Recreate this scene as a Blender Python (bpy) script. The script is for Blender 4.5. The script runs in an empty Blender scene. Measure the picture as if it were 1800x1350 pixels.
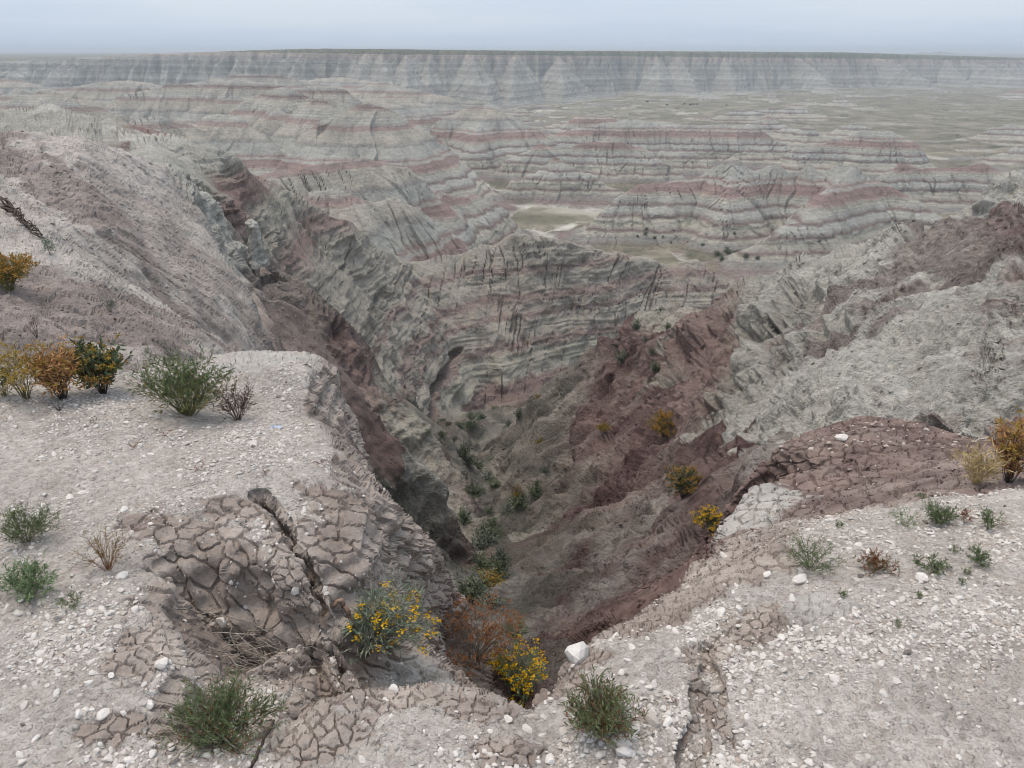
import bpy, math, random, time
import numpy as np
from mathutils import Vector, geometry

T0 = time.time()
random.seed(7)
rng = np.random.default_rng(11)
scene = bpy.context.scene
COL = scene.collection

# ------------------------------------------------------------------ camera
PITCH = math.radians(23.3)
FPX = 1360.0                       # focal length in photo pixels (photo is 1800 wide)
cam_d = bpy.data.cameras.new('camera')
cam_d.sensor_width = 36.0
cam_d.lens = 36.0 * FPX / 1800.0
cam_d.clip_start = 0.05
cam_d.clip_end = 60000.0
cam = bpy.data.objects.new('camera', cam_d)
COL.objects.link(cam)
cam.location = (0, 0, 0)
cam.rotation_euler = (math.pi / 2 - PITCH, 0, 0)
scene.camera = cam

# ------------------------------------------------------------------ world, sun, exposure
SUN_EL, SUN_AZ = math.radians(74), math.radians(-60)      # high veiled sun
world = bpy.data.worlds.new('World')
scene.world = world
world.use_nodes = True
wn, wl = world.node_tree.nodes, world.node_tree.links
wn.clear()
w_out = wn.new('ShaderNodeOutputWorld')
w_add = wn.new('ShaderNodeAddShader')
w_sky = wn.new('ShaderNodeTexSky')
w_sky.sky_type = 'NISHITA'
w_sky.sun_disc = False
w_sky.sun_elevation = SUN_EL
w_sky.sun_rotation = SUN_AZ
w_sky.dust_density = 6.0
w_sky.ozone_density = 0.3
w_bg = wn.new('ShaderNodeBackground')
w_bg.inputs['Strength'].default_value = 0.05
wl.new(w_sky.outputs[0], w_bg.inputs['Color'])
# the overcast layer: pale blue grey cloud with long soft streaks, the same all round
w_tc = wn.new('ShaderNodeTexCoord')
w_map = wn.new('ShaderNodeMapping')
w_map.inputs['Scale'].default_value = (1.4, 1.4, 16.0)
w_noise = wn.new('ShaderNodeTexNoise')
w_noise.inputs['Scale'].default_value = 1.3
w_noise.inputs['Detail'].default_value = 5.0
w_noise.inputs['Roughness'].default_value = 0.5
w_ramp = wn.new('ShaderNodeValToRGB')
w_ramp.color_ramp.elements[0].position = 0.38
w_ramp.color_ramp.elements[0].color = (0.61, 0.735, 0.91, 1)
w_ramp.color_ramp.elements[1].position = 0.62
w_ramp.color_ramp.elements[1].color = (0.75, 0.845, 0.965, 1)
w_bg2 = wn.new('ShaderNodeBackground')
w_bg2.inputs['Strength'].default_value = 0.80
wl.new(w_tc.outputs['Generated'], w_map.inputs['Vector'])
wl.new(w_map.outputs[0], w_noise.inputs['Vector'])
wl.new(w_noise.outputs['Fac'], w_ramp.inputs['Fac'])
wl.new(w_ramp.outputs['Color'], w_bg2.inputs['Color'])
wl.new(w_bg.outputs[0], w_add.inputs[0])
wl.new(w_bg2.outputs[0], w_add.inputs[1])
wl.new(w_add.outputs[0], w_out.inputs['Surface'])

sun_d = bpy.data.lights.new('sun', 'SUN')
sun_d.energy = 1.5
sun_d.angle = math.radians(24)
sun_d.color = (1.0, 0.88, 0.75)
sun = bpy.data.objects.new('sun', sun_d)
COL.objects.link(sun)
sdir = Vector((math.sin(SUN_AZ) * math.cos(SUN_EL), math.cos(SUN_AZ) * math.cos(SUN_EL), math.sin(SUN_EL)))
sun.rotation_euler = sdir.to_track_quat('Z', 'Y').to_euler()

vs = scene.view_settings
vs.view_transform = 'Standard'
vs.look = 'None'
vs.exposure = 0.1
vs.gamma = 1.0
vs.use_curve_mapping = False
scene.cycles.max_bounces = 3
scene.cycles.diffuse_bounces = 2
scene.cycles.volume_bounces = 0
scene.cycles.filter_width = 1.0
scene.cycles.use_denoising = True
scene.cycles.denoising_prefilter = 'ACCURATE'
scene.cycles.transparent_max_bounces = 6

# ------------------------------------------------------------------ pixel <-> place
CP, SP = math.cos(PITCH), math.sin(PITCH)

def kz(py):
    u = -(py - 675.0) / FPX
    return (-SP + u * CP) / (CP + u * SP)

def p(px, py, Y):
    """point at forward distance Y along the sight line of a photo pixel"""
    u = -(py - 675.0) / FPX
    t = Y / (CP + u * SP)
    return ((px - 900.0) / FPX * t, Y, (-SP + u * CP) * t)

def g(px, py, z=-1.6):
    return p(px, py, z / kz(py))

def project(x, y, z):
    d = y * CP - z * SP
    up = y * SP + z * CP
    return 900 + FPX * x / d, 675 - FPX * up / d, d

# ------------------------------------------------------------------ noise tiles
def perlin_tile(n, cells, seed):
    r = np.random.default_rng(seed)
    a = r.random((cells, cells)) * 2 * math.pi
    gx, gy = np.cos(a), np.sin(a)
    t = np.arange(n) * cells / n
    i = np.floor(t).astype(int)
    f = t - i
    j = (i + 1) % cells
    w = f * f * f * (f * (f * 6 - 15) + 10)
    fx, fy = f[:, None], f[None, :]
    wx, wy = w[:, None], w[None, :]
    def dot(ix, iy, dx, dy):
        return gx[np.ix_(ix, iy)] * dx + gy[np.ix_(ix, iy)] * dy
    a0 = dot(i, i, fx, fy); b0 = dot(j, i, fx - 1, fy)
    c0 = dot(i, j, fx, fy - 1); d0 = dot(j, j, fx - 1, fy - 1)
    return ((a0 * (1 - wx) + b0 * wx) * (1 - wy) + (c0 * (1 - wx) + d0 * wx) * wy) * 1.5

def voronoi_tile(n, cells, seed):
    r = np.random.default_rng(seed)
    jx, jy = r.random((cells, cells)), r.random((cells, cells))
    t = np.arange(n) * cells / n
    i = np.floor(t).astype(int)
    X, Y = np.meshgrid(t, t, indexing='ij')
    I, J = np.meshgrid(i, i, indexing='ij')
    f1 = np.full(X.shape, 9.0); f2 = np.full(X.shape, 9.0)
    for dx in (-1, 0, 1):
        for dy in (-1, 0, 1):
            a, b = (I + dx) % cells, (J + dy) % cells
            d = np.hypot(I + dx + jx[a, b] - X, J + dy + jy[a, b] - Y)
            f2 = np.where(d < f1, f1, np.minimum(f2, d))
            f1 = np.minimum(f1, d)
    return f2 - f1, f1

NT = 1024
TILES = [perlin_tile(NT, 64, s).astype(np.float32) for s in (1, 2, 3)]
VE, VF = voronoi_tile(NT, 48, 5)
VE = VE.astype(np.float32); VF = VF.astype(np.float32)

def smp(tile, u, v, cells=64):
    u = u * (NT / cells); v = v * (NT / cells)
    iu = np.floor(u); iv = np.floor(v)
    fu = (u - iu); fv = (v - iv)
    iu = iu.astype(np.int64) & (NT - 1); iv = iv.astype(np.int64) & (NT - 1)
    ju = (iu + 1) & (NT - 1); jv = (iv + 1) & (NT - 1)
    t = tile.ravel()
    return ((t[iu * NT + iv] * (1 - fu) + t[ju * NT + iv] * fu) * (1 - fv)
            + (t[iu * NT + jv] * (1 - fu) + t[ju * NT + jv] * fu) * fv)

def nz(u, v, k=0):
    return smp(TILES[k % 3], u + 17.3 * k, v + 9.1 * k)

def fbm(u, v, oct=4, k=0, gain=0.5):
    s = 0; a = 1.0
    c, sn = math.cos(0.6), math.sin(0.6)
    for o in range(oct):
        s = s + a * nz(u, v, k + o)
        u, v = 2.03 * (c * u - sn * v), 2.03 * (sn * u + c * v)
        a *= gain
    return s

def sstep(a, b, x):
    t = np.clip((x - a) / (b - a), 0, 1)
    return t * t * (3 - 2 * t)

# ------------------------------------------------------------------ the near canyon: breaklines
# class names of the pieces of terrain
CLS = {}
def cid(n):
    return CLS.setdefault(n, len(CLS))
PTS = []
def line(cls, pts, sub=3):
    c = cid(cls)
    for a, b in zip(pts[:-1], pts[1:]):
        for k in range(sub):
            f = k / sub
            PTS.append((a[0] + (b[0] - a[0]) * f, a[1] + (b[1] - a[1]) * f, a[2] + (b[2] - a[2]) * f, c))
    PTS.append(tuple(pts[-1]) + (c,))
def dots(cls, pts):
    for q in pts:
        PTS.append(tuple(q) + (cid(cls),))
def off(pts, dx, dy, dz):
    return [(q[0] + dx, q[1] + dy, q[2] + dz) for q in pts]

G = 'ground'
# flat gravel the camera stands on
dots(G, [(-7, -6, -1.6), (0, -6, -1.6), (7, -6, -1.6), (-7, -1, -1.55), (7, -1, -1.58), (0, -1, -1.6), (-2.5, -.5, -1.6),
         (2.5, -.5, -1.6), (0, .6, -1.6), (-.8, .8, -1.6), (.8, .8, -1.6), (-5, 2, -1.5), (5, 2, -1.6), (-3, .9, -1.58), (3, .9, -1.6),
         (-6, 4, -1.4), (6, 4, -1.8)])
dots(G, [g(0, 1350), g(250, 1350), g(0, 1200), g(200, 1220), g(0, 1050), g(150, 1080, -1.59), g(0, 950), g(0, 820, -1.57), g(150, 900, -1.59),
         g(200, 760), g(330, 860), g(450, 790), g(330, 770, -1.63), g(400, 900, -1.61), g(500, 850, -1.61), g(150, 990, -1.6), g(-200, 900, -1.5), g(-300, 1200)])
# left ground, far border
line(G, [g(-200, 700, -1.45), g(0, 690, -1.56), g(200, 692, -1.62), g(300, 705, -1.66), g(430, 725, -1.7)])
# pit with the dead twigs
line(G, [g(230, 1030), g(290, 1100, -1.61), g(310, 1170, -1.62), g(265, 1230, -1.61), g(260, 1310, -1.6)])
line(G, [p(310, 1015, 2.2), p(370, 1060, 2.22), p(430, 1110, 2.18), p(500, 1185, 2.1), p(580, 1205, 2.08)])
line(G, [p(330, 1120, 2.0), p(380, 1180, 1.93), p(400, 1240, 1.78), p(400, 1310, 1.62), p(470, 1260, 1.72)])
# clay bulge right of the pit
line(G, [g(350, 955, -1.61), g(440, 950, -1.61), g(520, 985, -1.63), p(575, 1040, 2.1), p(590, 1110, 2.08), p(560, 1175, 2.06)])
dots(G, [p(480, 1060, 2.13), p(520, 1120, 2.08), p(390, 990, 2.2)])
# second bulge, left rim edge
line(G, [p(560, 735, 3.55), p(590, 790, 3.1), p(565, 830, 2.85), p(600, 860, 2.72), p(655, 880, 2.64), p(650, 930, 2.5), p(640, 985, 2.35), p(640, 1050, 2.28), p(625, 1120, 2.2), p(610, 1200, 2.1)])
line('rim_slope', [p(690, 890, 3.0), p(745, 940, 3.15), p(790, 1000, 3.4), p(806, 1050, 3.5), p(790, 1110, 3.3), p(775, 1160, 2.9)])
line('rim_slope', [p(690, 1010, 2.7), p(700, 1080, 2.5), p(720, 1150, 2.3), p(790, 1185, 2.25), p(880, 1225, 2.1), p(925, 1250, 1.95)])
dots('rim_slope', off([p(690, 890, 3.0), p(745, 940, 3.15), p(790, 1000, 3.4), p(806, 1050, 3.5), p(790, 1110, 3.3)], .3, .45, -1.5))
dots('rim_slope', off([p(775, 1160, 2.9), p(830, 1190, 2.4), p(900, 1225, 2.2)], .15, .5, -.9))
# white block left of the rim
line(G, [p(365, 645, 4.1), p(420, 620, 4.3), p(490, 606, 4.5), p(560, 615, 4.5), p(592, 645, 4.3), p(600, 690, 4.1)])
line(G, [p(385, 668, 3.85), p(440, 645, 3.9), p(510, 636, 3.95), p(570, 645, 4.0)])
line('rim_slope', [p(600, 650, 4.4), p(614, 720, 4.3), p(628, 800, 4.0), p(650, 840, 3.6)])
line(G, [p(440, 725, 3.6), p(520, 728, 3.62), p(570, 735, 3.6)])
line('rim_slope', off([p(490, 606, 4.5), p(560, 615, 4.5), p(605, 650, 4.5), p(628, 720, 4.5), p(640, 800, 4.1)], .2, .5, -1.8))
# front mound rim
line(G, [p(450, 1345, 1.38), p(490, 1275, 1.5), p(560, 1225, 1.6), p(650, 1203, 1.64), p(760, 1197, 1.66), p(850, 1213, 1.66), p(925, 1245, 1.62), p(945, 1275, 1.56)])
dots(G, [p(600, 1290, 1.45), p(750, 1290, 1.45), p(880, 1310, 1.43), p(700, 1350, 1.35), p(980, 1330, 1.42), p(1100, 1340, 1.38)])
line('rim_slope', off([p(520, 1240, 1.57), p(600, 1210, 1.63), p(700, 1197, 1.66), p(800, 1203, 1.67), p(900, 1230, 1.64)], 0, .13, -.42))
line(G, [p(960, 1260, 1.6), p(985, 1205, 1.73), p(1000, 1160, 1.87), p(1040, 1120, 2.02), p(1095, 1095, 2.15), p(1140, 1070, 2.35), p(1190, 1030, 2.6), p(1230, 985, 3.05), p(1290, 940, 3.3)])
line('rim_slope', off([p(985, 1205, 1.73), p(1000, 1160, 1.87), p(1040, 1120, 2.02), p(1095, 1095, 2.15), p(1140, 1070, 2.35), p(1190, 1030, 2.6), p(1225, 985, 3.05)], -.1, .3, -1.3))
dots(G, [g(1300, 1010, -1.68), g(1380, 950, -1.72), g(1480, 915, -1.75), g(1230, 1100, -1.66), g(1150, 1150, -1.63), g(1100, 1230, -1.61),
         g(1250, 1340), g(1500, 1300), g(1780, 1330), g(1500, 1100, -1.61), g(1800, 1000, -1.6), g(2000, 1100, -1.6), g(1650, 960, -1.64), g(1800, 860, -1.63), g(2050, 860, -1.6), g(1700, 880, -1.68)])
# red clay mound on the right
M = 'clay_mound'
line(M, [p(1298, 850, 5.0), p(1340, 800, 5.3), p(1400, 762, 5.5), p(1470, 735, 5.7), p(1560, 720, 5.7), p(1640, 745, 5.5), p(1720, 768, 5.2), p(1850, 770, 4.9)])
line(M, [p(1330, 850, 4.6), p(1420, 830, 4.75), p(1540, 800, 4.7), p(1640, 810, 4.3), p(1740, 810, 3.8)])
line(M, [p(1300, 880, 4.3), p(1400, 890, 3.9), p(1500, 890, 3.4), p(1610, 868, 3.15), p(1700, 845, 3.1)])
line(M, [p(1285, 890, 4.5), p(1262, 930, 4.1), p(1240, 968, 3.6)])
line('rim_slope', off([p(1298, 850, 5.0), p(1400, 762, 5.5), p(1470, 735, 5.7), p(1560, 720, 5.7), p(1640, 745, 5.5), p(1720, 768, 5.2), p(1850, 770, 4.9)], -.1, .5, -1.1))
line('rim_slope', off([p(1285, 890, 4.5), p(1262, 930, 4.1), p(1240, 968, 3.6)], -.35, .25, -1.5))

# hill on the left
H = 'hillside'
line(H, [p(-200, 225, 10.5), p(0, 232, 10.5), p(150, 238, 11), p(200, 248, 11.3), p(240, 265, 11.5), p(320, 310, 12), p(336, 332, 12), p(365, 400, 11.5), p(395, 450, 11.1), p(420, 490, 10.7), p(445, 545, 10.2), p(467, 605, 9.8), p(480, 690, 9.0)])
line(H, [p(-100, 260, 9.6), p(0, 345, 8.5), p(90, 430, 7.2), p(200, 545, 5.6), p(262, 602, 4.9), p(320, 640, 4.4)])
dots(H, [p(0, 500, 5.6), p(0, 600, 4.4), p(100, 560, 5.0), p(150, 640, 4.15), p(0, 420, 7.2), p(300, 540, 7.2), p(390, 600, 7.4), p(200, 400, 9.0), p(120, 300, 10), p(250, 330, 11), p(300, 420, 10.2), p(360, 520, 9.4),
         p(400, 640, 6), p(300, 640, 4.6)])
line(H, off([p(0, 232, 10.5), p(150, 238, 11), p(240, 265, 11.5), p(320, 310, 12)], .5, 4, -3.2))
line(H, off([p(336, 332, 12), p(365, 400, 11.5), p(420, 490, 10.7), p(445, 545, 10.2), p(467, 605, 9.8), p(480, 690, 9.0)], .7, 1.0, -3.4))
dots(H, [(-18, 11, -1.0), (-18, 18, -4), (-30, 20, -2), (-40, 40, -4)])

# spur below it
S = 'canyon_spur'
S1 = [p(250, 300, 27), p(345, 328, 30), p(383, 362, 30), p(400, 418, 31), p(440, 441, 32), p(480, 447, 33), p(530, 500, 33), p(585, 540, 32), p(618, 590, 31.5), p(650, 625, 31), p(700, 700, 30), p(770, 795, 29), p(822, 878, 27.5)]
line(S, S1)
line(S, [p(330, 400, 24), p(400, 455, 28), p(470, 560, 27), p(560, 700, 26.5), p(600, 760, 26), p(640, 830, 25), p(720, 905, 24), p(790, 985, 20.5), p(825, 1010, 18)])
line(S, [p(430, 455, 30.5), p(520, 560, 30), p(590, 650, 29), p(650, 740, 28), p(720, 840, 27), p(790, 930, 24)])
line(S, off(S1, 1.5, 4, -6))
dots('canyon_floor', [(-4.2, 20, -13.8), (-2.8, 14, -11.2), (-1.6, 9, -7.8), (-.7, 6, -5.6), (-6.5, 19, -11.5), (-9, 22, -9)])

# canyon floor
F = 'canyon_floor'
FL = [p(935, 1215, 2.9), p(925, 1165, 4.2), p(860, 1095, 7.5), p(850, 1010, 14), p(862, 930, 24), p(872, 870, 35), p(835, 805, 51), p(792, 755, 66), p(850, 726, 81)]
line(F, FL, 4)
line(F, [FL[-1], (8, 90, -41), (24, 96, -42.5), (45, 108, -45), (62, 130, -50)])
dots(F, [p(880, 1050, 9.5), p(830, 1040, 10), p(735, 748, 65), (-10, 59, -29), (-17, 53, -24)])

# right massif
R = 'ledge_ridge'
RC = [p(836, 796, 52.5), p(870, 758, 54), p(900, 730, 54), p(950, 690, 53), p(1000, 640, 52), p(1030, 605, 51), p(1050, 590, 50), p(1110, 570, 47), p(1160, 550, 45), p(1200, 548, 43.5), p(1240, 540, 42), p(1300, 515, 39),
      p(1335, 495, 37.5), p(1395, 466, 34), p(1480, 446, 30), p(1560, 410, 27), p(1660, 384, 24), p(1800, 364, 20), p(2000, 340, 18)]
line('red_spur', RC[:8])
line(R, RC[8:])
dots(R, off(RC[:8], 4, 6, -9)); dots(R, off(RC[8:], 4, 9, -10)); dots(R, off(RC[8:13], 10, 26, -24)); dots(R, [(31, 38, -10.5), (25, 40, -12.5), (38, 37, -9.5), (22, 44, -15), (21, 50, -20), (24, 56, -22)])
# its pale face
line(R, [p(1215, 570, 37), p(1235, 640, 31), p(1230, 700, 26), p(1235, 760, 22.5)])
line(R, [p(1330, 530, 33), p(1330, 600, 26.5), p(1320, 680, 21), p(1310, 740, 17)])
line(R, [p(1440, 480, 28), p(1450, 560, 22), p(1430, 640, 17), p(1400, 720, 13)])
line(R, [p(1600, 430, 23), p(1600, 500, 18.6), p(1560, 580, 15), p(1520, 650, 12.4), p(1500, 700, 11)])
line(R, [p(1800, 420, 17), p(1800, 500, 14), p(1750, 590, 12), p(1700, 660, 10.2), p(1680, 700, 9.4)])
line(R, [p(2000, 430, 15), p(2000, 600, 10.5), p(1980, 700, 8.2)])
line(R, [p(1560, 690, 10.0), p(1600, 722, 9.2), p(1700, 740, 8.4), p(1800, 745, 7.8)])
# red face below
RS = 'red_spur'
line(RS, [p(1100, 610, 43), p(1110, 690, 36), p(1090, 760, 31), p(1020, 830, 30), p(912, 888, 32)])
line(RS, [p(1160, 700, 29), p(1150, 790, 23), p(1080, 880, 19.5), p(985, 930, 20), p(885, 962, 21)])
line(RS, [p(1230, 800, 18), p(1200, 880, 14.5), p(1120, 950, 13), p(1000, 1010, 12.5), p(893, 1045, 11.5)])
line(RS, [p(1290, 810, 13), p(1250, 900, 10.5), p(1180, 985, 9), p(1100, 1060, 8), p(1000, 1120, 6.6), p(955, 1150, 5.6)])
line(RS, [(1.9, 5.0, -4.7), (1.25, 4.2, -4.25), (.8, 3.4, -3.6), (.45, 2.7, -3.0)])
line(RS, [(3.0, 6.5, -5.0), (4.5, 8.2, -5.3), (6.5, 8.4, -4.9), (8, 7.6, -4.4)])
# ledgy mound beyond, at the right edge
line(R, [p(1640, 420, 48), p(1690, 374, 47), p(1735, 335, 46), p(1778, 302, 46), p(1850, 285, 46), p(2000, 270, 46)])
line(R, off([p(1690, 374, 47), p(1735, 335, 46), p(1778, 302, 46), p(1850, 285, 46), p(2000, 270, 46)], 3, 10, -8))

# big banded wall across the canyon
W = 'canyon_wall'
WC = [p(255, 235, 58), p(320, 242, 60), p(390, 262, 62), p(430, 295, 65), p(470, 325, 70), p(525, 342, 76), p(560, 365, 78), p(590, 362, 80), p(650, 410, 86), p(700, 445, 92), p(745, 456, 97), p(770, 447, 98), p(830, 430, 99), p(870, 420, 100), p(900, 405, 100),
      p(945, 395, 100), p(1000, 412, 101), p(1100, 434, 104), p(1150, 450, 105), p(1185, 462, 106), p(1215, 447, 107), p(1240, 445, 107), p(1275, 470, 107), p(1305, 500, 106), p(1318, 545, 104)]
line(W, WC)
WB = [p(560, 560, 62), p(640, 620, 64), p(700, 690, 66), p(738, 746, 67), p(800, 732, 77), p(855, 716, 85), p(940, 682, 89), p(1000, 650, 92), p(1150, 640, 95), p(1300, 600, 101), p(1350, 580, 112)]
line(W, WB)
dots(W, [p(600, 480, 75), p(660, 540, 74), p(720, 600, 77), p(790, 600, 83), p(900, 600, 91), p(1000, 560, 96), p(1150, 540, 101), p(400, 350, 52), p(450, 400, 57), p(520, 450, 63), p(300, 290, 48)])
line(W, off(WC[5:], 0, 11, -10)); line(W, off(WC[8:], 4, 34, -27))
dots(W, [p(255, 235, 66), p(390, 275, 80), (-25, 110, -26), (-45, 95, -17)])
# grey ridge at far left
B = 'grey_ridge'
line(B, [p(-250, 190, 76), p(0, 192, 75), p(40, 183, 75), p(75, 185, 75), p(145, 190, 74), p(195, 215, 72), p(245, 226, 68)])
dots(B, [p(0, 235, 57), p(150, 240, 56), (-70, 50, -5.5), (-95, 75, -5), (-45, 100, -12), (-70, 110, -14), (-110, 110, -16), (-60, 150, -40), (-110, 150, -40)])
# sink the border under the valley floor
for x in range(-160, 161, 20):
    PTS.append((x, 175.0, -60.0, cid(W)))
for y in (-6, 20, 50, 80, 110, 140):
    PTS.append((170.0, y, -60 if y > 10 else -12, cid(R)))
    PTS.append((-170.0, y, -60 if y > 100 else -12, cid(B)))
dots(R, [(60, 60, -26), (80, 90, -46), (60, 20, -8), (90, 40, -24), (60, 0, -3), (100, 130, -58), (50, 85, -40), (110, 70, -50)])

# triangulate and rasterise over log-polar cells round the viewpoint
_P = np.array(PTS)
_P[:, :2] += rng.normal(0, 1e-4, (len(_P), 2))
_r = geometry.delaunay_2d_cdt([Vector((a, b)) for a, b in _P[:, :2]], [], [], 0, 1e-6)
_ov, _of, _orig = _r[0], _r[2], _r[3]
_vid = [o[0] for o in _orig]
LR0, LR1, NLR = math.log(0.3), math.log(230.0), 1300
AZ0, AZ1, NAZ = math.radians(-115), math.radians(115), 1500
_lr = np.linspace(LR0, LR1, NLR); _az = np.linspace(AZ0, AZ1, NAZ)
_RX = np.exp(_lr)[:, None] * np.sin(_az)[None, :]
_RY = np.exp(_lr)[:, None] * np.cos(_az)[None, :]
TZ = np.full((NLR, NAZ), -70.0, np.float32); TC = np.zeros((NLR, NAZ), np.int16)
for f in _of:
    a, b, c = (_P[_vid[i]] for i in f)
    xs = np.array([a[0], b[0], c[0]]); ys = np.array([a[1], b[1], c[1]])
    # include points along the edges for the polar bounding box
    ex = np.concatenate([np.linspace(xs[i], xs[(i + 1) % 3], 9) for i in range(3)])
    ey = np.concatenate([np.linspace(ys[i], ys[(i + 1) % 3], 9) for i in range(3)])
    rr = np.hypot(ex, ey); aa = np.arctan2(ex, ey)
    if aa.max() - aa.min() > math.pi:
        i0, i1, j0, j1 = 0, NLR, 0, NAZ
    else:
        i0 = int(np.floor((math.log(max(rr.min() * .9, .3)) - LR0) / (LR1 - LR0) * (NLR - 1))); i1 = int(np.ceil((math.log(max(rr.max() * 1.03, .3)) - LR0) / (LR1 - LR0) * (NLR - 1))) + 1
        j0 = int(np.floor((aa.min() - .03 - AZ0) / (AZ1 - AZ0) * (NAZ - 1))); j1 = int(np.ceil((aa.max() + .03 - AZ0) / (AZ1 - AZ0) * (NAZ - 1))) + 1
        if rr.min() < 1.2:
            j0, j1 = 0, NAZ; i0 = 0
    i0, j0 = max(i0, 0), max(j0, 0); i1, j1 = min(i1, NLR), min(j1, NAZ)
    if i1 <= i0 or j1 <= j0:
        continue
    X = _RX[i0:i1, j0:j1]; Y = _RY[i0:i1, j0:j1]
    det = (ys[1] - ys[2]) * (xs[0] - xs[2]) + (xs[2] - xs[1]) * (ys[0] - ys[2])
    if abs(det) < 1e-9:
        continue
    l0 = ((ys[1] - ys[2]) * (X - xs[2]) + (xs[2] - xs[1]) * (Y - ys[2])) / det
    l1 = ((ys[2] - ys[0]) * (X - xs[2]) + (xs[0] - xs[2]) * (Y - ys[2])) / det
    l2 = 1 - l0 - l1
    m = (l0 >= -1e-6) & (l1 >= -1e-6) & (l2 >= -1e-6)
    if not m.any():
        continue
    z = l0 * a[2] + l1 * b[2] + l2 * c[2]
    cl = np.where((l0 >= l1) & (l0 >= l2), a[3], np.where(l1 >= l2, b[3], c[3]))
    TZ[i0:i1, j0:j1][m] = z[m]
    TC[i0:i1, j0:j1][m] = cl[m]
def blur(A, n, axis):
    for _ in range(n):
        P = np.pad(A, [(1, 1) if ax == axis else (0, 0) for ax in (0, 1)], mode='edge')
        if axis == 0:
            A = (P[:-2] + 2 * P[1:-1] + P[2:]) / 4
        else:
            A = (P[:, :-2] + 2 * P[:, 1:-1] + P[:, 2:]) / 4
    return A
TZ = blur(blur(TZ, 5, 0), 7, 1)

def tin(x, y):
    r = np.hypot(x, y); a = np.arctan2(x, y)
    u = (np.log(np.maximum(r, .301)) - LR0) / (LR1 - LR0) * (NLR - 1)
    v = (a - AZ0) / (AZ1 - AZ0) * (NAZ - 1)
    out = (u > NLR - 2) | (v < 0) | (v > NAZ - 2)
    u = np.clip(u, 0, NLR - 2.001); v = np.clip(v, 0, NAZ - 2.001)
    i = u.astype(int); j = v.astype(int); fu = u - i; fv = v - j
    z = (TZ[i, j] * (1 - fu) + TZ[i + 1, j] * fu) * (1 - fv) + (TZ[i, j + 1] * (1 - fu) + TZ[i + 1, j + 1] * fu) * fv
    c = TC[np.round(u).astype(int), np.round(v).astype(int)]
    z = np.where(out & (r > 100), -70.0, z)
    return z, c

# grooves cut into the near ground: (points, depth, half width)
def g2(px, py, z=-1.62):
    q = g(px, py, z); return (q[0], q[1])
GROOVES = [([g2(455, 872), g2(490, 905), g2(520, 955), g2(545, 990), g2(575, 1030), g2(600, 1062)], .13, .028),
           ([g2(1240, 1130, -1.63), g2(1255, 1180), g2(1240, 1240), g2(1225, 1300), g2(1215, 1350)], .035, .035),
           ([g2(300, 985), g2(360, 1010), g2(410, 1030)], .06, .05)]

def seg_dist(x, y, pts):
    best = np.full(x.shape, 1e9)
    for a, b in zip(pts[:-1], pts[1:]):
        dx, dy = b[0] - a[0], b[1] - a[1]
        t = np.clip(((x - a[0]) * dx + (y - a[1]) * dy) / (dx * dx + dy * dy), 0, 1)
        best = np.minimum(best, np.hypot(x - a[0] - t * dx, y - a[1] - t * dy))
    return best

# ------------------------------------------------------------------ buttes: crest lines with eroded flanks
FLOOR = -52.0
BUTTES = []
def butte(cls, pts, slope=.95, gl=11.0, ga=.27, skirt=.35, rnd=1.2, floor=FLOOR):
    BUTTES.append((cid(cls), [q for q in pts], slope, gl, ga, skirt, rnd, floor, len(BUTTES)))
butte('striped_butte', [p(425, 200, 345), p(450, 168, 345), p(478, 160, 345), p(500, 151, 345), p(545, 175, 342), p(590, 205, 340), p(635, 222, 335)], .8)
butte('striped_butte', [p(500, 160, 340), p(490, 192, 318), p(575, 220, 312), p(675, 236, 308), p(735, 245, 305), p(762, 272, 302), p(800, 325, 300)], .95)
butte('striped_butte', [p(490, 192, 318), p(455, 215, 305), p(400, 262, 285)], .9)
butte('banded_spur', [p(440, 320, 168), p(465, 305, 172), p(530, 296, 178), p(600, 287, 184), p(635, 278, 190), p(700, 291, 196), p(745, 318, 202), p(800, 350, 210), p(845, 340, 222), p(868, 372, 224), p(893, 415, 225)], 1.0)
butte('banded_spur|b', [p(560, 330, 140), p(615, 336, 142), p(655, 356, 146), p(690, 345, 150), p(725, 362, 155), p(765, 396, 160), p(795, 430, 165)], 1.05, 7)
butte('domed_butte', [p(735, 240, 385), p(790, 203, 388), p(820, 192, 390), p(842, 187, 390), p(880, 194, 390), p(920, 215, 388), p(960, 238, 384)], .8)
butte('domed_butte', [p(842, 187, 390), p(836, 230, 368), p(830, 262, 350)], .8)
butte('long_butte', [p(985, 232, 398), p(1050, 217, 400), p(1110, 209, 402), p(1170, 217, 402), p(1220, 221, 402), p(1290, 217, 402), p(1330, 222, 400), p(1370, 250, 395), p(1392, 285, 390)], 1.0)
butte('small_butte', [p(895, 280, 340), p(950, 252, 343), p(985, 262, 345), p(1070, 244, 346), p(1125, 257, 344), p(1180, 295, 338), p(1200, 318, 334)], .95)
butte('pyramid_butte', [p(880, 330, 292), p(905, 312, 294), p(940, 305, 296), p(975, 276, 300), p(1000, 290, 298), p(1028, 306, 296), p(1088, 336, 290)], .95)
butte('small_butte|b', [p(1165, 262, 365), p(1220, 268, 362), p(1242, 290, 358)], .9)
R8 = [p(1028, 404, 222), p(1060, 375, 226), p(1095, 346, 230), p(1125, 324, 233), p(1175, 320, 235), p(1220, 315, 236), p(1250, 296, 237), p(1290, 279, 238), p(1325, 301, 238), p(1345, 292, 240), p(1365, 287, 240), p(1395, 310, 238), p(1430, 289, 237), p(1448, 306, 236), p(1476, 290, 236), p(1500, 291, 236), p(1522, 310, 234), p(1552, 326, 232), p(1610, 350, 228), p(1645, 380, 222)]
butte('banded_hill', R8, 1.0, 9, .28)
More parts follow.
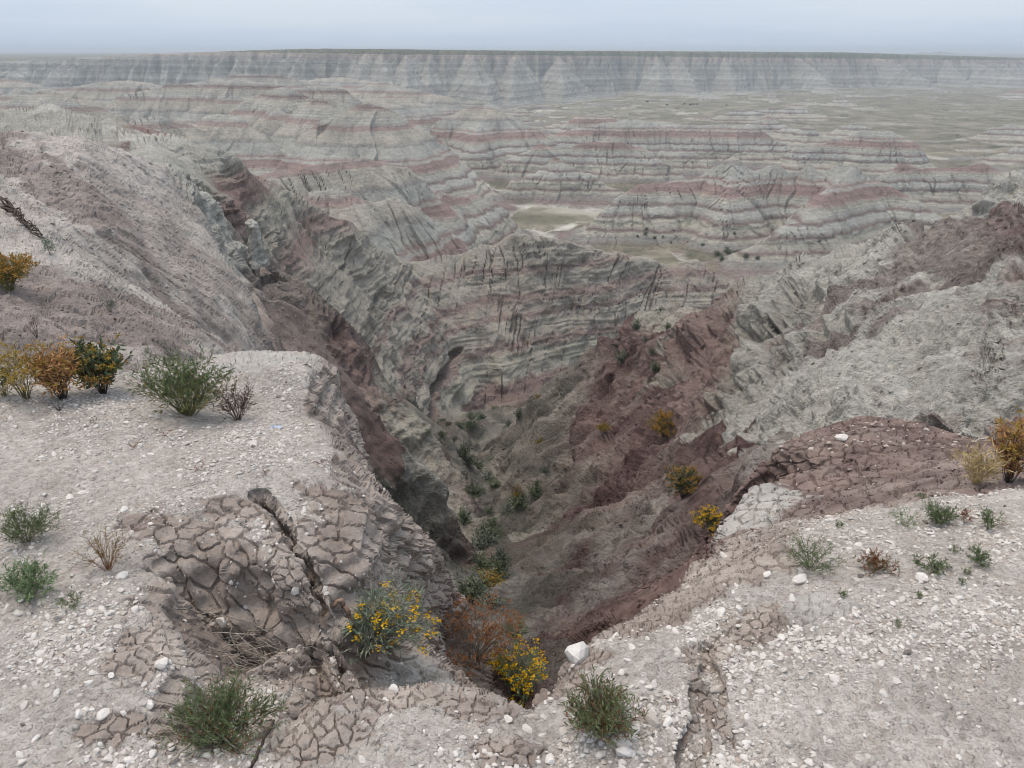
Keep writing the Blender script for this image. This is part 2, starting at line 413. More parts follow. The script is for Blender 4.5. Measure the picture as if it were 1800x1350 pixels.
butte('banded_hill', [p(1290, 279, 238), p(1285, 330, 226), p(1275, 380, 217)], .95, 8, .2)
butte('banded_hill', [p(1500, 291, 236), p(1445, 350, 214), p(1420, 381, 205), p(1375, 405, 200), p(1315, 436, 196)], .95, 8, .2)
butte('flat_butte', [p(1395, 262, 365), p(1440, 252, 368), p(1480, 247, 368), p(1515, 230, 368), p(1570, 232, 366), p(1600, 245, 362), p(1617, 280, 358)], 1.05)
butte('grooved_butte', [p(1548, 312, 280), p(1590, 290, 284), p(1635, 296, 285), p(1680, 294, 286), p(1725, 286, 286), p(1755, 300, 284), p(1775, 318, 280), p(1850, 330, 278)], 1.1)
for pts in ([p(1300, 224, 520), p(1350, 203, 522), p(1385, 222, 520)], [p(1395, 235, 480), p(1420, 221, 482), p(1440, 238, 480)],
            [p(1400, 179, 830), p(1420, 172, 832), p(1440, 179, 830)], [p(1455, 181, 820), p(1475, 170, 822), p(1500, 181, 820)],
            [p(1480, 222, 520), p(1510, 218, 520), p(1545, 228, 516)], [p(1740, 228, 500), p(1775, 218, 502), p(1830, 222, 500)],
            [p(1750, 272, 400), p(1790, 256, 402), p(1850, 262, 400)], [p(1770, 162, 960), p(1800, 155, 962), p(1850, 158, 960)],
            [p(1010, 205, 470), p(1040, 199, 472), p(1075, 206, 470)], [p(690, 205, 470), p(715, 196, 474), p(760, 205, 472)],
            [p(640, 250, 390), p(670, 232, 395), p(700, 240, 393)]):
    butte('low_mound|%d' % len(BUTTES), pts, .75, 6, .12)
rk = np.random.default_rng(41)
for i in range(34):
    px = rk.uniform(560, 1830); py = rk.uniform(158, 232)
    if px > 1150 and py < 178: py += 25
    if px > 1400 and py < 222: continue
    zt = FLOOR + rk.uniform(4, 11); Y = zt / kz(py)
    if Y > 900: continue
    L = rk.uniform(10, 34); a = rk.uniform(-.4, .4); c0 = np.array(p(px, py, Y)); d = np.array([math.cos(a), math.sin(a), 0])
    butte('low_mound|%d' % len(BUTTES), [tuple(c0 - d * L + [0, 0, -4]), tuple(c0 - d * L * .3), tuple(c0 + d * L * .4 + [0, 0, -rk.uniform(0, 2)]), tuple(c0 + d * L + [0, 0, -5])], rk.uniform(.5, .8), 8, .26)
# the crowd of grey ridges towards the left rim wall
r2 = np.random.default_rng(23)
for i in range(64):
    px = r2.uniform(-250, 720); py = r2.uniform(128, 212)
    if px > 380 and py > 190: py = 185
    zt = r2.uniform(-34, -16) * (1 if py > 150 else .8)
    Y = zt / kz(py)
    if Y > 820 or Y < 200: continue
    a = r2.uniform(-.5, .5); L = r2.uniform(.03, .09) * Y
    c0 = np.array(p(px, py, Y)); d = np.array([math.cos(a), math.sin(a), 0])
    pts = [tuple(c0 - d * L + [0, 0, -r2.uniform(4, 9)]), tuple(c0 - d * L * .4 + [0, 0, -r2.uniform(0, 3)]), tuple(c0), tuple(c0 + d * L * .5 + [0, 0, -r2.uniform(0, 4)]), tuple(c0 + d * L + [0, 0, -r2.uniform(5, 10)])]
    butte('badland_ridge|%d' % len(BUTTES), pts, r2.uniform(.75, 1.0), 11, .28)

# ------------------------------------------------------------------ far mesa wall
_mpx = np.array([-700, -200, 0, 250, 500, 670, 800, 900, 1100, 1300, 1500, 1700, 1900, 2500])
_mY = np.array([980, 950, 930, 900, 860, 850, 900, 960, 1110, 1160, 1310, 1420, 1520, 1800.])
_mX = (_mpx - 900) / FPX * _mY / (CP + .43 * SP)
_mz = np.array([-12, -12, -11, -3, 1.6, 1.8, .6, .2, -.3, -1, -2.5, -8, -15, -22.])
def mesa_rim(x):
    Y = np.interp(x, _mX, _mY)
    Y = Y + 26 * nz(x / 120., x * 0 + 3.3, 0) + 9 * nz(x / 38., x * 0 + 7.7, 1)
    return Y, np.interp(x, _mX, _mz)
MESA = cid('mesa')
r3 = np.random.default_rng(5)
_xs = _mX[1]
while _xs < _mX[-2]:
    Y, zt = (float(v[0]) for v in mesa_rim(np.array([_xs])))
    L = r3.uniform(22, 55) if r3.random() < .72 else r3.uniform(70, 150)
    dx = r3.uniform(-.35, .35) * L; za = r3.uniform(10, 19)
    BUTTES.append((MESA, [(_xs, Y + 16, zt - r3.uniform(2, 5)), (_xs + dx * .3, Y - L * .3, zt - za), (_xs + dx, Y - L, -43 - r3.uniform(0, 6))], (r3.uniform(1.5, 2.3) if L < 60 else r3.uniform(.95, 1.3)), 10., .34, .3, .4, FLOOR, len(BUTTES)))
    _xs += 7 + r3.exponential(9)
for px, py, Y in ((1610, 93, 4200), (1640, 90, 4300), (1690, 95, 4300), (1760, 93, 4700), (1840, 92, 4700)):
    c0 = p(px, py, Y)
    BUTTES.append((cid('far_hill|%d' % len(BUTTES)), [(c0[0] - 130, Y, c0[2] - 12), (c0[0] - 30, Y, c0[2] - 1), (c0[0] + 40, Y, c0[2]), (c0[0] + 160, Y, c0[2] - 12)], .2, 60., .1, .3, 5.0, -30., len(BUTTES)))
PLAIN = cid('prairie')

def far_height(x, y):
    """valley floor, mesa and buttes; returns height, class, along-crest coordinate, distance from crest"""
    r = np.hypot(x, y)
    z = FLOOR + 1.2 * fbm(x / 60., y / 60., 3, 1) - 1.0 * sstep(.25, .5, np.abs(nz(x / 90., y / 40., 2)) ) * 0
    # dry stream banks
    bank = np.abs(nz(x / 170. + 3, y / 60., 1)); z = z - 2.2 * (1 - sstep(.02, .07, bank))
    # rising, broken country towards the left
    lf = sstep(-60, -260, x + .12 * (y - 300)) * sstep(150, 230, y)
    rn = 1 - np.abs(fbm(x / 70., y / 48., 3, 0)) * 2.0
    z = z + lf * (6 + 13 * np.clip(rn, 0, 1) ** 1.5)
    c = np.full(x.shape, PLAIN, np.int16)
    c[lf * (6 + 13 * np.clip(rn, 0, 1) ** 1.5) > 3.5] = cid('badland_ridge')
    s = x * 1.0; d = np.zeros_like(x)
    # mesa
    Y, zt = mesa_rim(x)
    dd = (Y - y) * .93 + 15 + 9 * fbm(x / 16., y / 200., 2, 1)
    fl = np.abs(nz(x / 26., y / 240., 1)) * 2.2
    fl2 = np.abs(nz(x / 9., y / 160., 2)) * 2.0
    de = np.maximum(dd, 0)
    zm = zt - np.minimum(de, 7) * .45 - np.clip(de - 7, 0, 20) * 1.25 - np.clip(de - 27, 0, 400) * .6
    w = sstep(2, 14, de) * (1 - sstep(40, 95, de))
    zm = zm - w * (10.0 * fl + 5.0 * fl2)
    zm = np.where(dd < 0, zt + 1.5 * fbm(x / 300., y / 300., 2, 2) * sstep(0, 80, -dd) - .0006 * np.clip(-dd, 0, 3000) * 0, zm)
    m = zm > z
    z = np.where(m, zm, z); c[m] = MESA
    c[m & (dd < -3)] = cid('mesa_top')
    d = np.where(m, np.maximum(dd, 0), d)
    for (cl, pts, slope, gl, ga, skirt, rnd, fz, idx) in BUTTES:
        P = np.array(pts)
        R = (P[:, 2].max() - fz) / slope * 2.0 + 10
        bx0, bx1, by0, by1 = P[:, 0].min() - R, P[:, 0].max() + R, P[:, 1].min() - R, P[:, 1].max() + R
        ii = np.nonzero((x > bx0) & (x < bx1) & (y > by0) & (y < by1))[0]
        if ii.size == 0:
            continue
        X = x[ii]; Yy = y[ii]
        wx = X + gl * .22 * nz(X / gl, Yy / gl, idx); wy = Yy + gl * .22 * nz(X / gl + 31, Yy / gl, idx + 1)
        best = np.full(ii.size, -999.0); bs = np.zeros(ii.size); bd = np.zeros(ii.size)
        cum = 0.0
        for a, b in zip(P[:-1], P[1:]):
            dx, dy = b[0] - a[0], b[1] - a[1]; L = math.hypot(dx, dy)
            t = np.clip(((wx - a[0]) * dx + (wy - a[1]) * dy) / (L * L), 0, 1)
            ox, oy = wx - a[0] - t * dx, wy - a[1] - t * dy
            D = np.hypot(ox, oy)
            zc = a[2] + (b[2] - a[2]) * t
            hh = zc - slope * (np.sqrt(D * D + rnd * rnd) - rnd)
            mm = hh > best
            best = np.where(mm, hh, best)
            ang = np.arctan2(ox, oy)
            bs = np.where(mm, cum + t * L + np.where((t <= 0) | (t >= 1), 6 * ang, 0), bs); bd = np.where(mm, D, bd)
            cum += L
        # concave skirt: flanks flatten towards the floor
        hgt = best - fz
        best = np.where(hgt < 7, fz + 7 * np.exp(np.clip((hgt - 7) / 7., -6, 0)) - 7 * np.exp(-1.0) * 0 - .6, best)
        gl2 = gl
        q = np.abs(nz(bs / gl2 + idx * 3.7, bd / (gl2 * 7), idx)) * 1.7
        q2 = np.abs(nz(bs / (gl2 * .36) + idx * 1.7, bd / (gl2 * 3), idx + 1)) * 1.7
        gm = sstep(0, gl * .9, bd) * sstep(fz - .5, fz + 6, best)
        best = best + gm * ga * gl * ((q - .45) * .8 + (q2 - .45) * .33)
        zz = z[ii]
        mm = best > zz
        jj = ii[mm]
        z[jj] = best[mm]; c[jj] = cl; s[jj] = bs[mm] + idx * 37.0; d[jj] = bd[mm]
    return z, c, s, d

def height(x, y):
    shp = x.shape
    x = x.ravel().astype(np.float64); y = y.ravel().astype(np.float64)
    r = np.hypot(x, y)
    z = np.full(x.size, -99.0); c = np.zeros(x.size, np.int16); s = np.zeros(x.size); d = np.zeros(x.size)
    near = r < 215
    if near.any():
        X, Y, Rr = x[near], y[near], r[near]
        w1 = .035 * sstep(1.5, 3.5, Rr); w2 = .42 * sstep(9, 26, Rr); w3 = 1.5 * sstep(40, 80, Rr)
        wx = w1 * fbm(X / .5, Y / .5, 2, 0) + w2 * fbm(X / 3.2, Y / 3.2, 2, 1) + w3 * nz(X / 13., Y / 13., 2)
        wy = w1 * fbm(X / .5 + 40, Y / .5, 2, 1) + w2 * fbm(X / 3.2 + 40, Y / 3.2, 2, 2) + w3 * nz(X / 13. + 40, Y / 13., 0)
        zt, ct = tin(X + wx, Y + wy)
        near_cut = Rr < 5
        if near_cut.any():
            for pts, dep, hw in GROOVES:
                D = seg_dist(X[near_cut] + .03 * nz(X[near_cut] / .07, Y[near_cut] / .07, 1), Y[near_cut] + .03 * nz(X[near_cut] / .07, Y[near_cut] / .07 + 9, 2), pts)
                zt[near_cut] -= dep * (1 - sstep(hw * .3, hw, D))
        z[near] = zt; c[near] = ct
    far = r > 95
    if far.any():
        zf, cf, sf, df = far_height(x[far], y[far])
        m = zf > z[far]
        ii = np.nonzero(far)[0][m]
        z[ii] = zf[m]; c[ii] = cf[m]; s[ii] = sf[m]; d[ii] = df[m]
    return z.reshape(shp), c.reshape(shp), s.reshape(shp), d.reshape(shp)

# ------------------------------------------------------------------ the terrain sheet: fine where it fills the view
NFINE, NROW = 960, 1120
fine = np.linspace(math.radians(-37.5), math.radians(37.5), NFINE)
side = math.radians(37.5) + np.cumsum(np.linspace(.0016, .045, 48))
AZ = np.concatenate([-side[::-1], fine, side])
NCOL = AZ.size
# sample each profile so that the rows are evenly spread along what is seen
pre_az = AZ[::5]
pre_r = np.exp(np.linspace(math.log(.25), math.log(14000), 1500))
PX = pre_r[:, None] * np.sin(pre_az)[None, :]; PY = pre_r[:, None] * np.cos(pre_az)[None, :]
PZ, _, _, _ = height(PX, PY)
el = np.arctan2(PZ, pre_r[:, None])
dist = np.sqrt(pre_r[:, None] ** 2 + PZ ** 2)
ds = np.hypot(np.diff(pre_r)[:, None], np.diff(PZ, axis=0)) / dist[1:]
de = np.diff(el, axis=0)
cost = .03 * np.minimum(ds, .2) * (1 - .8 * sstep(4, 60, pre_r[1:, None])) + np.where(de > 0, de, -.22 * de)
hidden = el[1:] < np.maximum.accumulate(el, axis=0)[1:] - .03
cost = np.where(hidden, cost * .22, cost)
cost = cost * (.12 + .88 * sstep(1.0, 1.35, pre_r[1:, None]))
cost = blur(blur(cost, 6, 1), 3, 0) + 1e-5
cum = np.concatenate([np.zeros((1, pre_az.size)), np.cumsum(cost, axis=0)], axis=0)
cum /= cum[-1]
tt = np.linspace(0, 1, NROW)
RR = np.empty((NROW, pre_az.size))
for j in range(pre_az.size):
    RR[:, j] = np.interp(tt, cum[:, j], np.log(pre_r))
_j = np.interp(AZ, pre_az, np.arange(pre_az.size))
_j0 = np.clip(np.floor(_j).astype(int), 0, pre_az.size - 2); _f = _j - _j0
RAD = np.exp(RR[:, _j0] * (1 - _f) + RR[:, _j0 + 1] * _f)
VX = RAD * np.sin(AZ)[None, :]; VY = RAD * np.cos(AZ)[None, :]
VZ, VC, VS, VD = height(VX, VY)
print('terrain heights', round(time.time() - T0, 1))

def normals(X, Y, Z):
    P = np.stack([X, Y, Z], -1)
    du = np.empty_like(P); dv = np.empty_like(P)
    du[1:-1] = P[2:] - P[:-2]; du[0] = P[1] - P[0]; du[-1] = P[-1] - P[-2]
    dv[:, 1:-1] = P[:, 2:] - P[:, :-2]; dv[:, 0] = P[:, 1] - P[:, 0]; dv[:, -1] = P[:, -1] - P[:, -2]
    n = np.cross(dv, du)
    n /= np.linalg.norm(n, axis=-1, keepdims=True) + 1e-12
    n[n[..., 2] < 0] *= -1
    return n
NRM = normals(VX, VY, VZ)
for _k in range(3):
    NRM = np.stack([blur(blur(NRM[..., i], 3, 0), 3, 1) for i in range(3)], -1)
NRM /= np.linalg.norm(NRM, axis=-1, keepdims=True)
# ------------------------------------------------------------------ what covers the ground where
CN = {v: k for k, v in CLS.items()}
BASE = np.array([CN[i].split('|')[0] for i in range(len(CN))])
VB = BASE[VC]
def is_(*names):
    return np.isin(VB, names)
def soft(A, rad=6, n=2):
    A = A.astype(np.float64)
    for ax in (0, 1):
        for _ in range(n):
            P = np.pad(A, [(rad + 1, rad) if a == ax else (0, 0) for a in (0, 1)], mode='edge')
            C = np.cumsum(P, axis=ax)
            A = (C[2 * rad + 1:] - C[:-2 * rad - 1]) / (2 * rad + 1) if ax == 0 else (C[:, 2 * rad + 1:] - C[:, :-2 * rad - 1]) / (2 * rad + 1)
    return A
DIST = np.sqrt(VX ** 2 + VY ** 2 + VZ ** 2)
STEEP = 1 - NRM[..., 2]

def spot(q, rx, ry=None, rot=0.0, jag=.35, scale=None):
    """soft-edged uneven patch on the ground round a point"""
    ry = ry or rx
    dx, dy = VX - q[0], VY - q[1]
    c, s = math.cos(rot), math.sin(rot)
    u, v = (c * dx + s * dy) / rx, (-s * dx + c * dy) / ry
    m = (np.abs(u) < 2) & (np.abs(v) < 2)
    out = np.zeros(VX.shape)
    sc = scale or min(rx, ry) * .6
    dd = np.hypot(u[m], v[m]) + jag * fbm(VX[m] / sc, VY[m] / sc, 3, 1, .5)
    out[m] = 1 - sstep(.75, 1.05, dd)
    return out
def G3(px, py, z=-1.62): return g(px, py, z)

m_clay = np.zeros(VX.shape); m_red = np.zeros(VX.shape); m_pale = np.zeros(VX.shape)
ground = is_('ground')
for q, rx, ry, rot in ((G3(430, 1040, -1.68), .34, .26, .0), (G3(520, 1110, -1.8), .26, .2, 0), (G3(580, 960), .24, .26, 0), (G3(330, 940), .34, .12, -.3), (G3(420, 900), .22, .10, -.3),
                       (p(650, 1235, 1.6), .30, .075, .05), (p(560, 1290, 1.46), .16, .1, 0), (p(830, 1240, 1.58), .14, .07, 0), (p(890, 1330, 1.42), .1, .06, .2), (G3(400, 1290, -1.65), .13, .1, 0), (G3(250, 1150), .10, .16, 0), (G3(200, 1290), .1, .06, 0),
                       (G3(1290, 975, -1.68), .27, .20, .4), (G3(1180, 1050, -1.75), .34, .17, .6), (G3(1330, 1090), .16, .09, .5), (G3(1270, 1130), .17, .06, .4), (G3(1045, 1150, -1.7), .07, .06, 0), (G3(640, 900, -1.65), .2, .1, 0), (G3(600, 870), .25, .07, -.3),
                       (G3(1250, 1240), .03, .18, .1), (p(1000, 1210, 1.75), .05, .09, 0)):
    m_clay = np.maximum(m_clay, spot(q, rx, ry, rot))
rimm = is_('rim_slope')
m_clay = np.maximum(m_clay, (rimm | ground) * sstep(.10, .3, STEEP) * (DIST < 6) * .9)
pn = fbm(VX / .22, VY / .22, 3, 2)
m_clay = np.where(ground & (DIST < 7), np.clip(m_clay + .55 * sstep(.12, .5, pn) * (m_clay < .3) * sstep(.05, .2, STEEP + .06), 0, 1), m_clay)
m_pale = np.maximum(m_pale, spot(p(500, 655, 4.4), .55, .5, 0))
m_pale = np.maximum(m_pale, spot(p(620, 740, 4.4), .3, .4, 0))
m_pale = np.maximum(m_pale, spot(p(1330, 880, 4.4), .22, .45, .25) * is_('clay_mound', 'rim_slope'))
m_pale = np.maximum(m_pale, spot(p(1270, 920, 4.2), .3, .5, .25))
m_pale = np.maximum(m_pale, .9 * spot(G3(1440, 1060), .16, .09, .3) * ground)
m_pale = np.maximum(m_pale, .8 * spot(p(760, 990, 3.2), .3, .5, 0) * rimm)
m_pale = np.maximum(m_pale, .9 * spot(p(740, 1185, 2.2), .3, .12, 0) * rimm)
m_red = np.maximum(m_red, .72 * is_('clay_mound') * (1 - m_pale) * np.clip(1 - .4 * sstep(0, .5, fbm(VX / .5, VY / .5, 3, 0)), 0, 1))
# left hill: red lower slope and the red streak near its crest
hil = is_('hillside')
m_red = np.maximum(m_red, hil * spot(p(40, 520, 5.4), 1.9, 1.35, -.3, .6) * .55)
m_red = np.maximum(m_red, hil * spot(p(100, 305, 9.6), 2.0, .55, -.5, .6) * .5)
m_red = np.maximum(m_red, hil * spot(p(320, 500, 9.6), 1.8, 1.1, -.8, .7) * .3)
# right: red crust on top, red face below the ledges
led = is_('ledge_ridge'); rsp = is_('red_spur')
m_red = np.maximum(m_red, led * np.maximum(spot(p(1690, 425, 21.5), 4.2, 3.6, 0, .9), spot(p(1800, 440, 18), 3.6, 3.2, 0, .8)) * .62)
m_pale = np.maximum(m_pale, led * spot(p(1600, 425, 24), 1.6, 1.2, .2, .5) * .5)
rr_n = fbm((VX * .8 - VY * .5) / 2.2, VZ / 6.0 + VY / 12., 4, 1, .6)
_b = np.array([p(890, 1060, 10.5), p(915, 940, 20), p(945, 860, 29), p(1000, 770, 38), p(1050, 620, 48)])
redside = sstep(-.06, .05, (VX - np.interp(VY, _b[:, 1], _b[:, 0])) / np.maximum(VY, 3) + .03 * rr_n)
m_red = np.maximum(m_red, (rsp | (is_('canyon_floor') & (VX > -.2 * np.maximum(VY, 4) * .1)) | (rimm & (VZ < -2.5) & (VX > .1))) * np.clip(.95 + .8 * rr_n, 0, 1) * (.2 + .8 * redside))
m_red = np.maximum(m_red, rsp * sstep(11, 6, VY))
# left spur: red belt along it
spu = is_('canyon_spur')
m_red = np.maximum(m_red, spu * sstep(.0, .35, np.sin((VZ + .32 * VX + .8 * fbm(VX / 5, VY / 5, 2, 0)) * 1.05 + 2.2) - .15) * .6)

m_gravel = (ground & (DIST < 12)) * (1 - m_clay) * (1 - m_pale) * (1 - sstep(.12, .3, STEEP))
m_gravel = np.clip(m_gravel, 0, 1)

# thin runnels grooved down the clay walls, their shade also painted dark
wal = is_('canyon_wall')
S_ = np.where(wal, VX * .96 - .12 * VZ + 2.2 * nz(VX / 14., VZ / 14., 1), VS)
D_ = np.where(wal, VZ * 1.0, VD)
butt = is_('striped_butte', 'banded_spur', 'domed_butte', 'long_butte', 'small_butte', 'pyramid_butte', 'banded_hill', 'flat_butte', 'grooved_butte', 'low_mound')
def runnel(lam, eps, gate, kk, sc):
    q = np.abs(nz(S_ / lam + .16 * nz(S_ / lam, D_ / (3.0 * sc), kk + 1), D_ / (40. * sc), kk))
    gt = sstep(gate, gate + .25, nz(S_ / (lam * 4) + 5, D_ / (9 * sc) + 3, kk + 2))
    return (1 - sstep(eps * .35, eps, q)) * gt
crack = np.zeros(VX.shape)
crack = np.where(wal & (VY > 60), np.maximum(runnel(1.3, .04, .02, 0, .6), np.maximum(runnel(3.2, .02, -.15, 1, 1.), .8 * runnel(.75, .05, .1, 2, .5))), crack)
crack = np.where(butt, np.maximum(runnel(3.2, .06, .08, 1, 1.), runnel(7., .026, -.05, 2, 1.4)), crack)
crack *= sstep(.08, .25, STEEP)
# grass of the valley floor
gn = fbm(VX / 45., VY / 34., 4, 0, .55) + .10
m_grass = np.where(is_('prairie'), sstep(-.7, -.3, gn) * sstep(250, 330, DIST) + sstep(-.5, -.15, gn) * (1 - sstep(250, 330, DIST)) * (1 - spot(p(835, 333, 305), 16, 22, 0, .4)), 0.0)
m_grass = np.where(is_('mesa_top', 'far_hill'), 1.0, m_grass)
m_grass = np.maximum(m_grass, is_('low_mound', 'pyramid_butte', 'banded_hill', 'small_butte') * sstep(FLOOR + 3, FLOOR + 1, VZ) * sstep(-.1, .2, gn))

# ------------------------------------------------------------------ relief along the surface normal
amp = np.zeros(VX.shape)
for nm, a in (('ground', .3), ('rim_slope', .8), ('clay_mound', .55), ('hillside', .62), ('canyon_spur', 1.0), ('canyon_floor', 1.1), ('ledge_ridge', 1.25), ('red_spur', 1.35),
              ('canyon_wall', .5), ('grey_ridge', 1.0), ('mesa', .5), ('prairie', .12), ('mesa_top', .05)):
    amp[VB == nm] = a
amp[butt | is_('badland_ridge')] = .38
amp = amp * np.where(ground, 1 + .9 * np.clip(m_clay, 0, 1) + 1.3 * m_pale, 1)
amp = soft(amp, 6)
s_led, s_rsp, s_spu, s_wal, s_rim, s_gry = (soft(m, 6) for m in (led, rsp, spu, wal, rimm, is_('grey_ridge')))
s_clay = soft(m_clay * (ground | rimm), 3); s_mnd = soft(is_('clay_mound', 'rim_slope', 'ground') & (DIST < 8), 4)
rough = .5 + .5 * np.clip(s_rsp + s_rim + s_led, 0, 1)
# dark soil of the ravine bottom
flo = is_('canyon_floor')
s_flo = soft(flo, 8)
m_clay = np.maximum(m_clay, np.where(DIST > 5, np.clip(s_flo * 1.4, 0, .9) * np.clip(.75 + .6 * fbm(VX / 2., VY / 2., 3, 1), .2, 1), 0))
m_clay = np.where(rsp & (DIST > 9), np.maximum(m_clay, (1 - redside) * .75 * np.clip(.75 + fbm(VX / 3., VZ / 3., 3, 2), 0, 1)), m_clay)
_e1 = np.sqrt(np.diff(VX, axis=0) ** 2 + np.diff(VY, axis=0) ** 2 + np.diff(VZ, axis=0) ** 2)
_e2 = np.sqrt(np.diff(VX, axis=1) ** 2 + np.diff(VY, axis=1) ** 2 + np.diff(VZ, axis=1) ** 2)
EDG = np.maximum(np.concatenate([_e1, _e1[-1:]], 0), np.concatenate([_e2, _e2[:, -1:]], 1))
nearcls = soft(ground | is_('clay_mound') | rimm, 4)
damp = 1 - sstep(3.0, 7.0, soft(EDG, 1, 1) / (DIST / 774.0))
EDG = soft(EDG, 2, 1) * (.35 + .6 * nearcls)
W3 = np.abs(NRM) ** 3; W3 /= W3.sum(-1, keepdims=True)
def tri(tile, lam, cells=64, sx=0.0, stretch=1.0):
    o = W3[..., 2] * smp(tile, VX / lam + sx, VY / lam + 3.3, cells)
    o = o + W3[..., 0] * smp(tile, VY / lam + sx, VZ / (lam * stretch) + 7.1, cells)
    return o + W3[..., 1] * smp(tile, VX / lam + sx, VZ / (lam * stretch) + 1.7, cells)
disp = np.zeros(VX.shape)
pix = DIST / 774.0
for i, lam in enumerate((.03, .055, .11, .2, .42, .8, 1.6, 3.3, 7.0)):
    vis = sstep(1.8, 3.6, lam / np.maximum(pix, EDG)) * (1 - sstep(55, 130, lam / pix))
    if lam > .15: vis = vis * (1 - nearcls * (.62 if lam < .5 else .85))
    if lam > 1:
        vis = vis * sstep(8, 20, DIST)
    if not vis.any():
        continue
    st = 1.25
    n1 = tri(TILES[i % 3], lam, 64, 1.3 * i, st)
    n2 = .42 - tri(VF, lam * 1.3, 48, 2.1 * i, st)
    n3 = -np.abs(tri(TILES[(i + 1) % 3], lam * 1.6, 64, 4.1 * i, st * 1.4)) + .2
    disp += vis * lam * amp * ((.15 + .07 * nearcls) * n1 + (1 - .82 * nearcls) * (.24 * n2 + .26 * rough * n3)) * np.where(lam / pix < 26, 1.35, .9)
# steep crumbling faces: upright crevices on the red clay, broken ledges on the pale beds
for i, lam in enumerate((.22, .5, 1.1, 2.4)):
    vis = sstep(2.0, 4.0, lam / np.maximum(pix, EDG)) * (1 - sstep(45, 110, lam / pix)) * sstep(.06, .25, STEEP) * sstep(3.5, 6, DIST) * damp
    disp += vis * lam * np.clip(s_rsp + .8 * s_flo, 0, 1) * .65 * (.16 - np.abs(tri(TILES[i % 3], lam * 1.1, 64, 3.7 * i, 3.2)))
    disp += vis * lam * s_led * (.6 * (.16 - np.abs(tri(TILES[(i + 1) % 3], lam * 1.3, 64, 5.7 * i, .55))) + .5 * (.16 - np.abs(tri(TILES[(i + 2) % 3], lam, 64, 1.7 * i, 2.6))))
    disp += vis * lam * (s_spu + .6 * s_wal) * .45 * (.16 - np.abs(tri(TILES[(i + 1) % 3], lam * 1.2, 64, 2.7 * i, .8)))
# harder and softer beds stand out and in on the cliffs
bz = VZ + .5 * nz(VX / 9., VY / 9., 0)
bed = np.tanh(2.2 * fbm(bz / 1.15, (VX + VY) / 26., 3, 1, .6))
bed2 = np.tanh(2.2 * fbm(bz / .42, (VX - VY) / 8., 2, 2, .6))
bw = sstep(.12, .45, STEEP) * damp
disp += bw * (s_led * (1 - .6 * sstep(30, 44, DIST)) * (.50 * bed * sstep(8, 18, DIST) + .16 * bed2) + s_gry * .2 * bed + s_spu * (.22 * bed + .07 * bed2))
lw = sstep(-10, -30, VX)
disp += bw * s_wal * (.09 * bed + .06 * bed2 + .22 * lw * bed + .2 * lw * bed2)
nb = VZ + .02 * nz(VX / .3, VY / .3, 0)
disp += s_mnd * sstep(.15, .5, STEEP) * .022 * np.tanh(2 * nz(nb / .07, (VX + VY) / .8, 1))
# fluted gullies running down the red face
q = np.abs(nz((VX * .8 - VY * .55) / 2.6 + .3 * nz(VX / 2., VZ / 2., 1), VZ / 16., 2))
disp += s_rsp * sstep(5, 12, DIST) * sstep(.1, .3, STEEP) * damp * .9 * (q - .25)
q = np.abs(nz((VX * .8 - VY * .55) / .9 + .3 * nz(VX / 1., VZ / 1., 1), VZ / 5., 0))
disp += np.clip(s_rsp + s_led, 0, 1) * sstep(4, 8, DIST) * (1 - sstep(30, 50, DIST)) * sstep(.15, .4, STEEP) * damp * .55 * (q - .25)
disp -= damp * crack * np.where(wal, .22, .4)
# the slit under an overhang in the banded wall
_q = p(780, 662, 80)
_u = (VX - _q[0]) / 1.9; _v = (VZ - _q[2] - .12 * (VX - _q[0])) / .55
disp -= wal * (VY > 60) * 1.6 * (1 - sstep(.5, 1.0, np.hypot(_u, _v) + .2 * nz(VX / .8, VZ / .8, 1)))
# mud cracks in the clay
wx = VX + .012 * nz(VX / .03, VY / .03, 0); wy = VY + .012 * nz(VX / .03 + 9, VY / .03, 1)
hz = VZ * .7
for cell, dep, sel in ((.040, .011, (ground | rimm) & (DIST < 2.9)), (.075, .016, (ground | rimm) & (DIST >= 2.9) & (DIST < 6)), (.12, .022, is_('clay_mound', 'rim_slope') & (DIST < 9)), (.22, .03, hil & (DIST < 14))):
    ve = smp(VE, (wx + hz) / cell, (wy + hz * .6) / cell, 48)
    wt = soft(sel * np.where(ground | rimm, np.maximum(sstep(.3, .7, m_clay), .6 * m_pale), np.where(hil, .5 + .5 * m_red, 1)), 3, 1) * sstep(1.2, 2.6, cell / pix / 4)
    disp += dep * wt * (-(1 - sstep(.06, .13, ve)) + .25 * (smp(VF, (wx + hz) / cell + .37, (wy + hz * .6) / cell, 48) - .4) * 0 + .5 * nz(np.floor(ve * 0) + (wx + hz) / (cell * 2.2), (wy + hz * .6) / (cell * 2.2), 1))
# small pebbly relief of the gravel sheet
disp += m_gravel * (DIST < 5) * .006 * (.5 - smp(VF, VX / .028, VY / .028, 48))
EDGE = np.ones(VX.shape)
VX += NRM[..., 0] * disp * EDGE; VY += NRM[..., 1] * disp * EDGE; VZ += NRM[..., 2] * disp
print('relief', round(time.time() - T0, 1))
SPX, SPY, SPD = project(VX, VY, VZ)

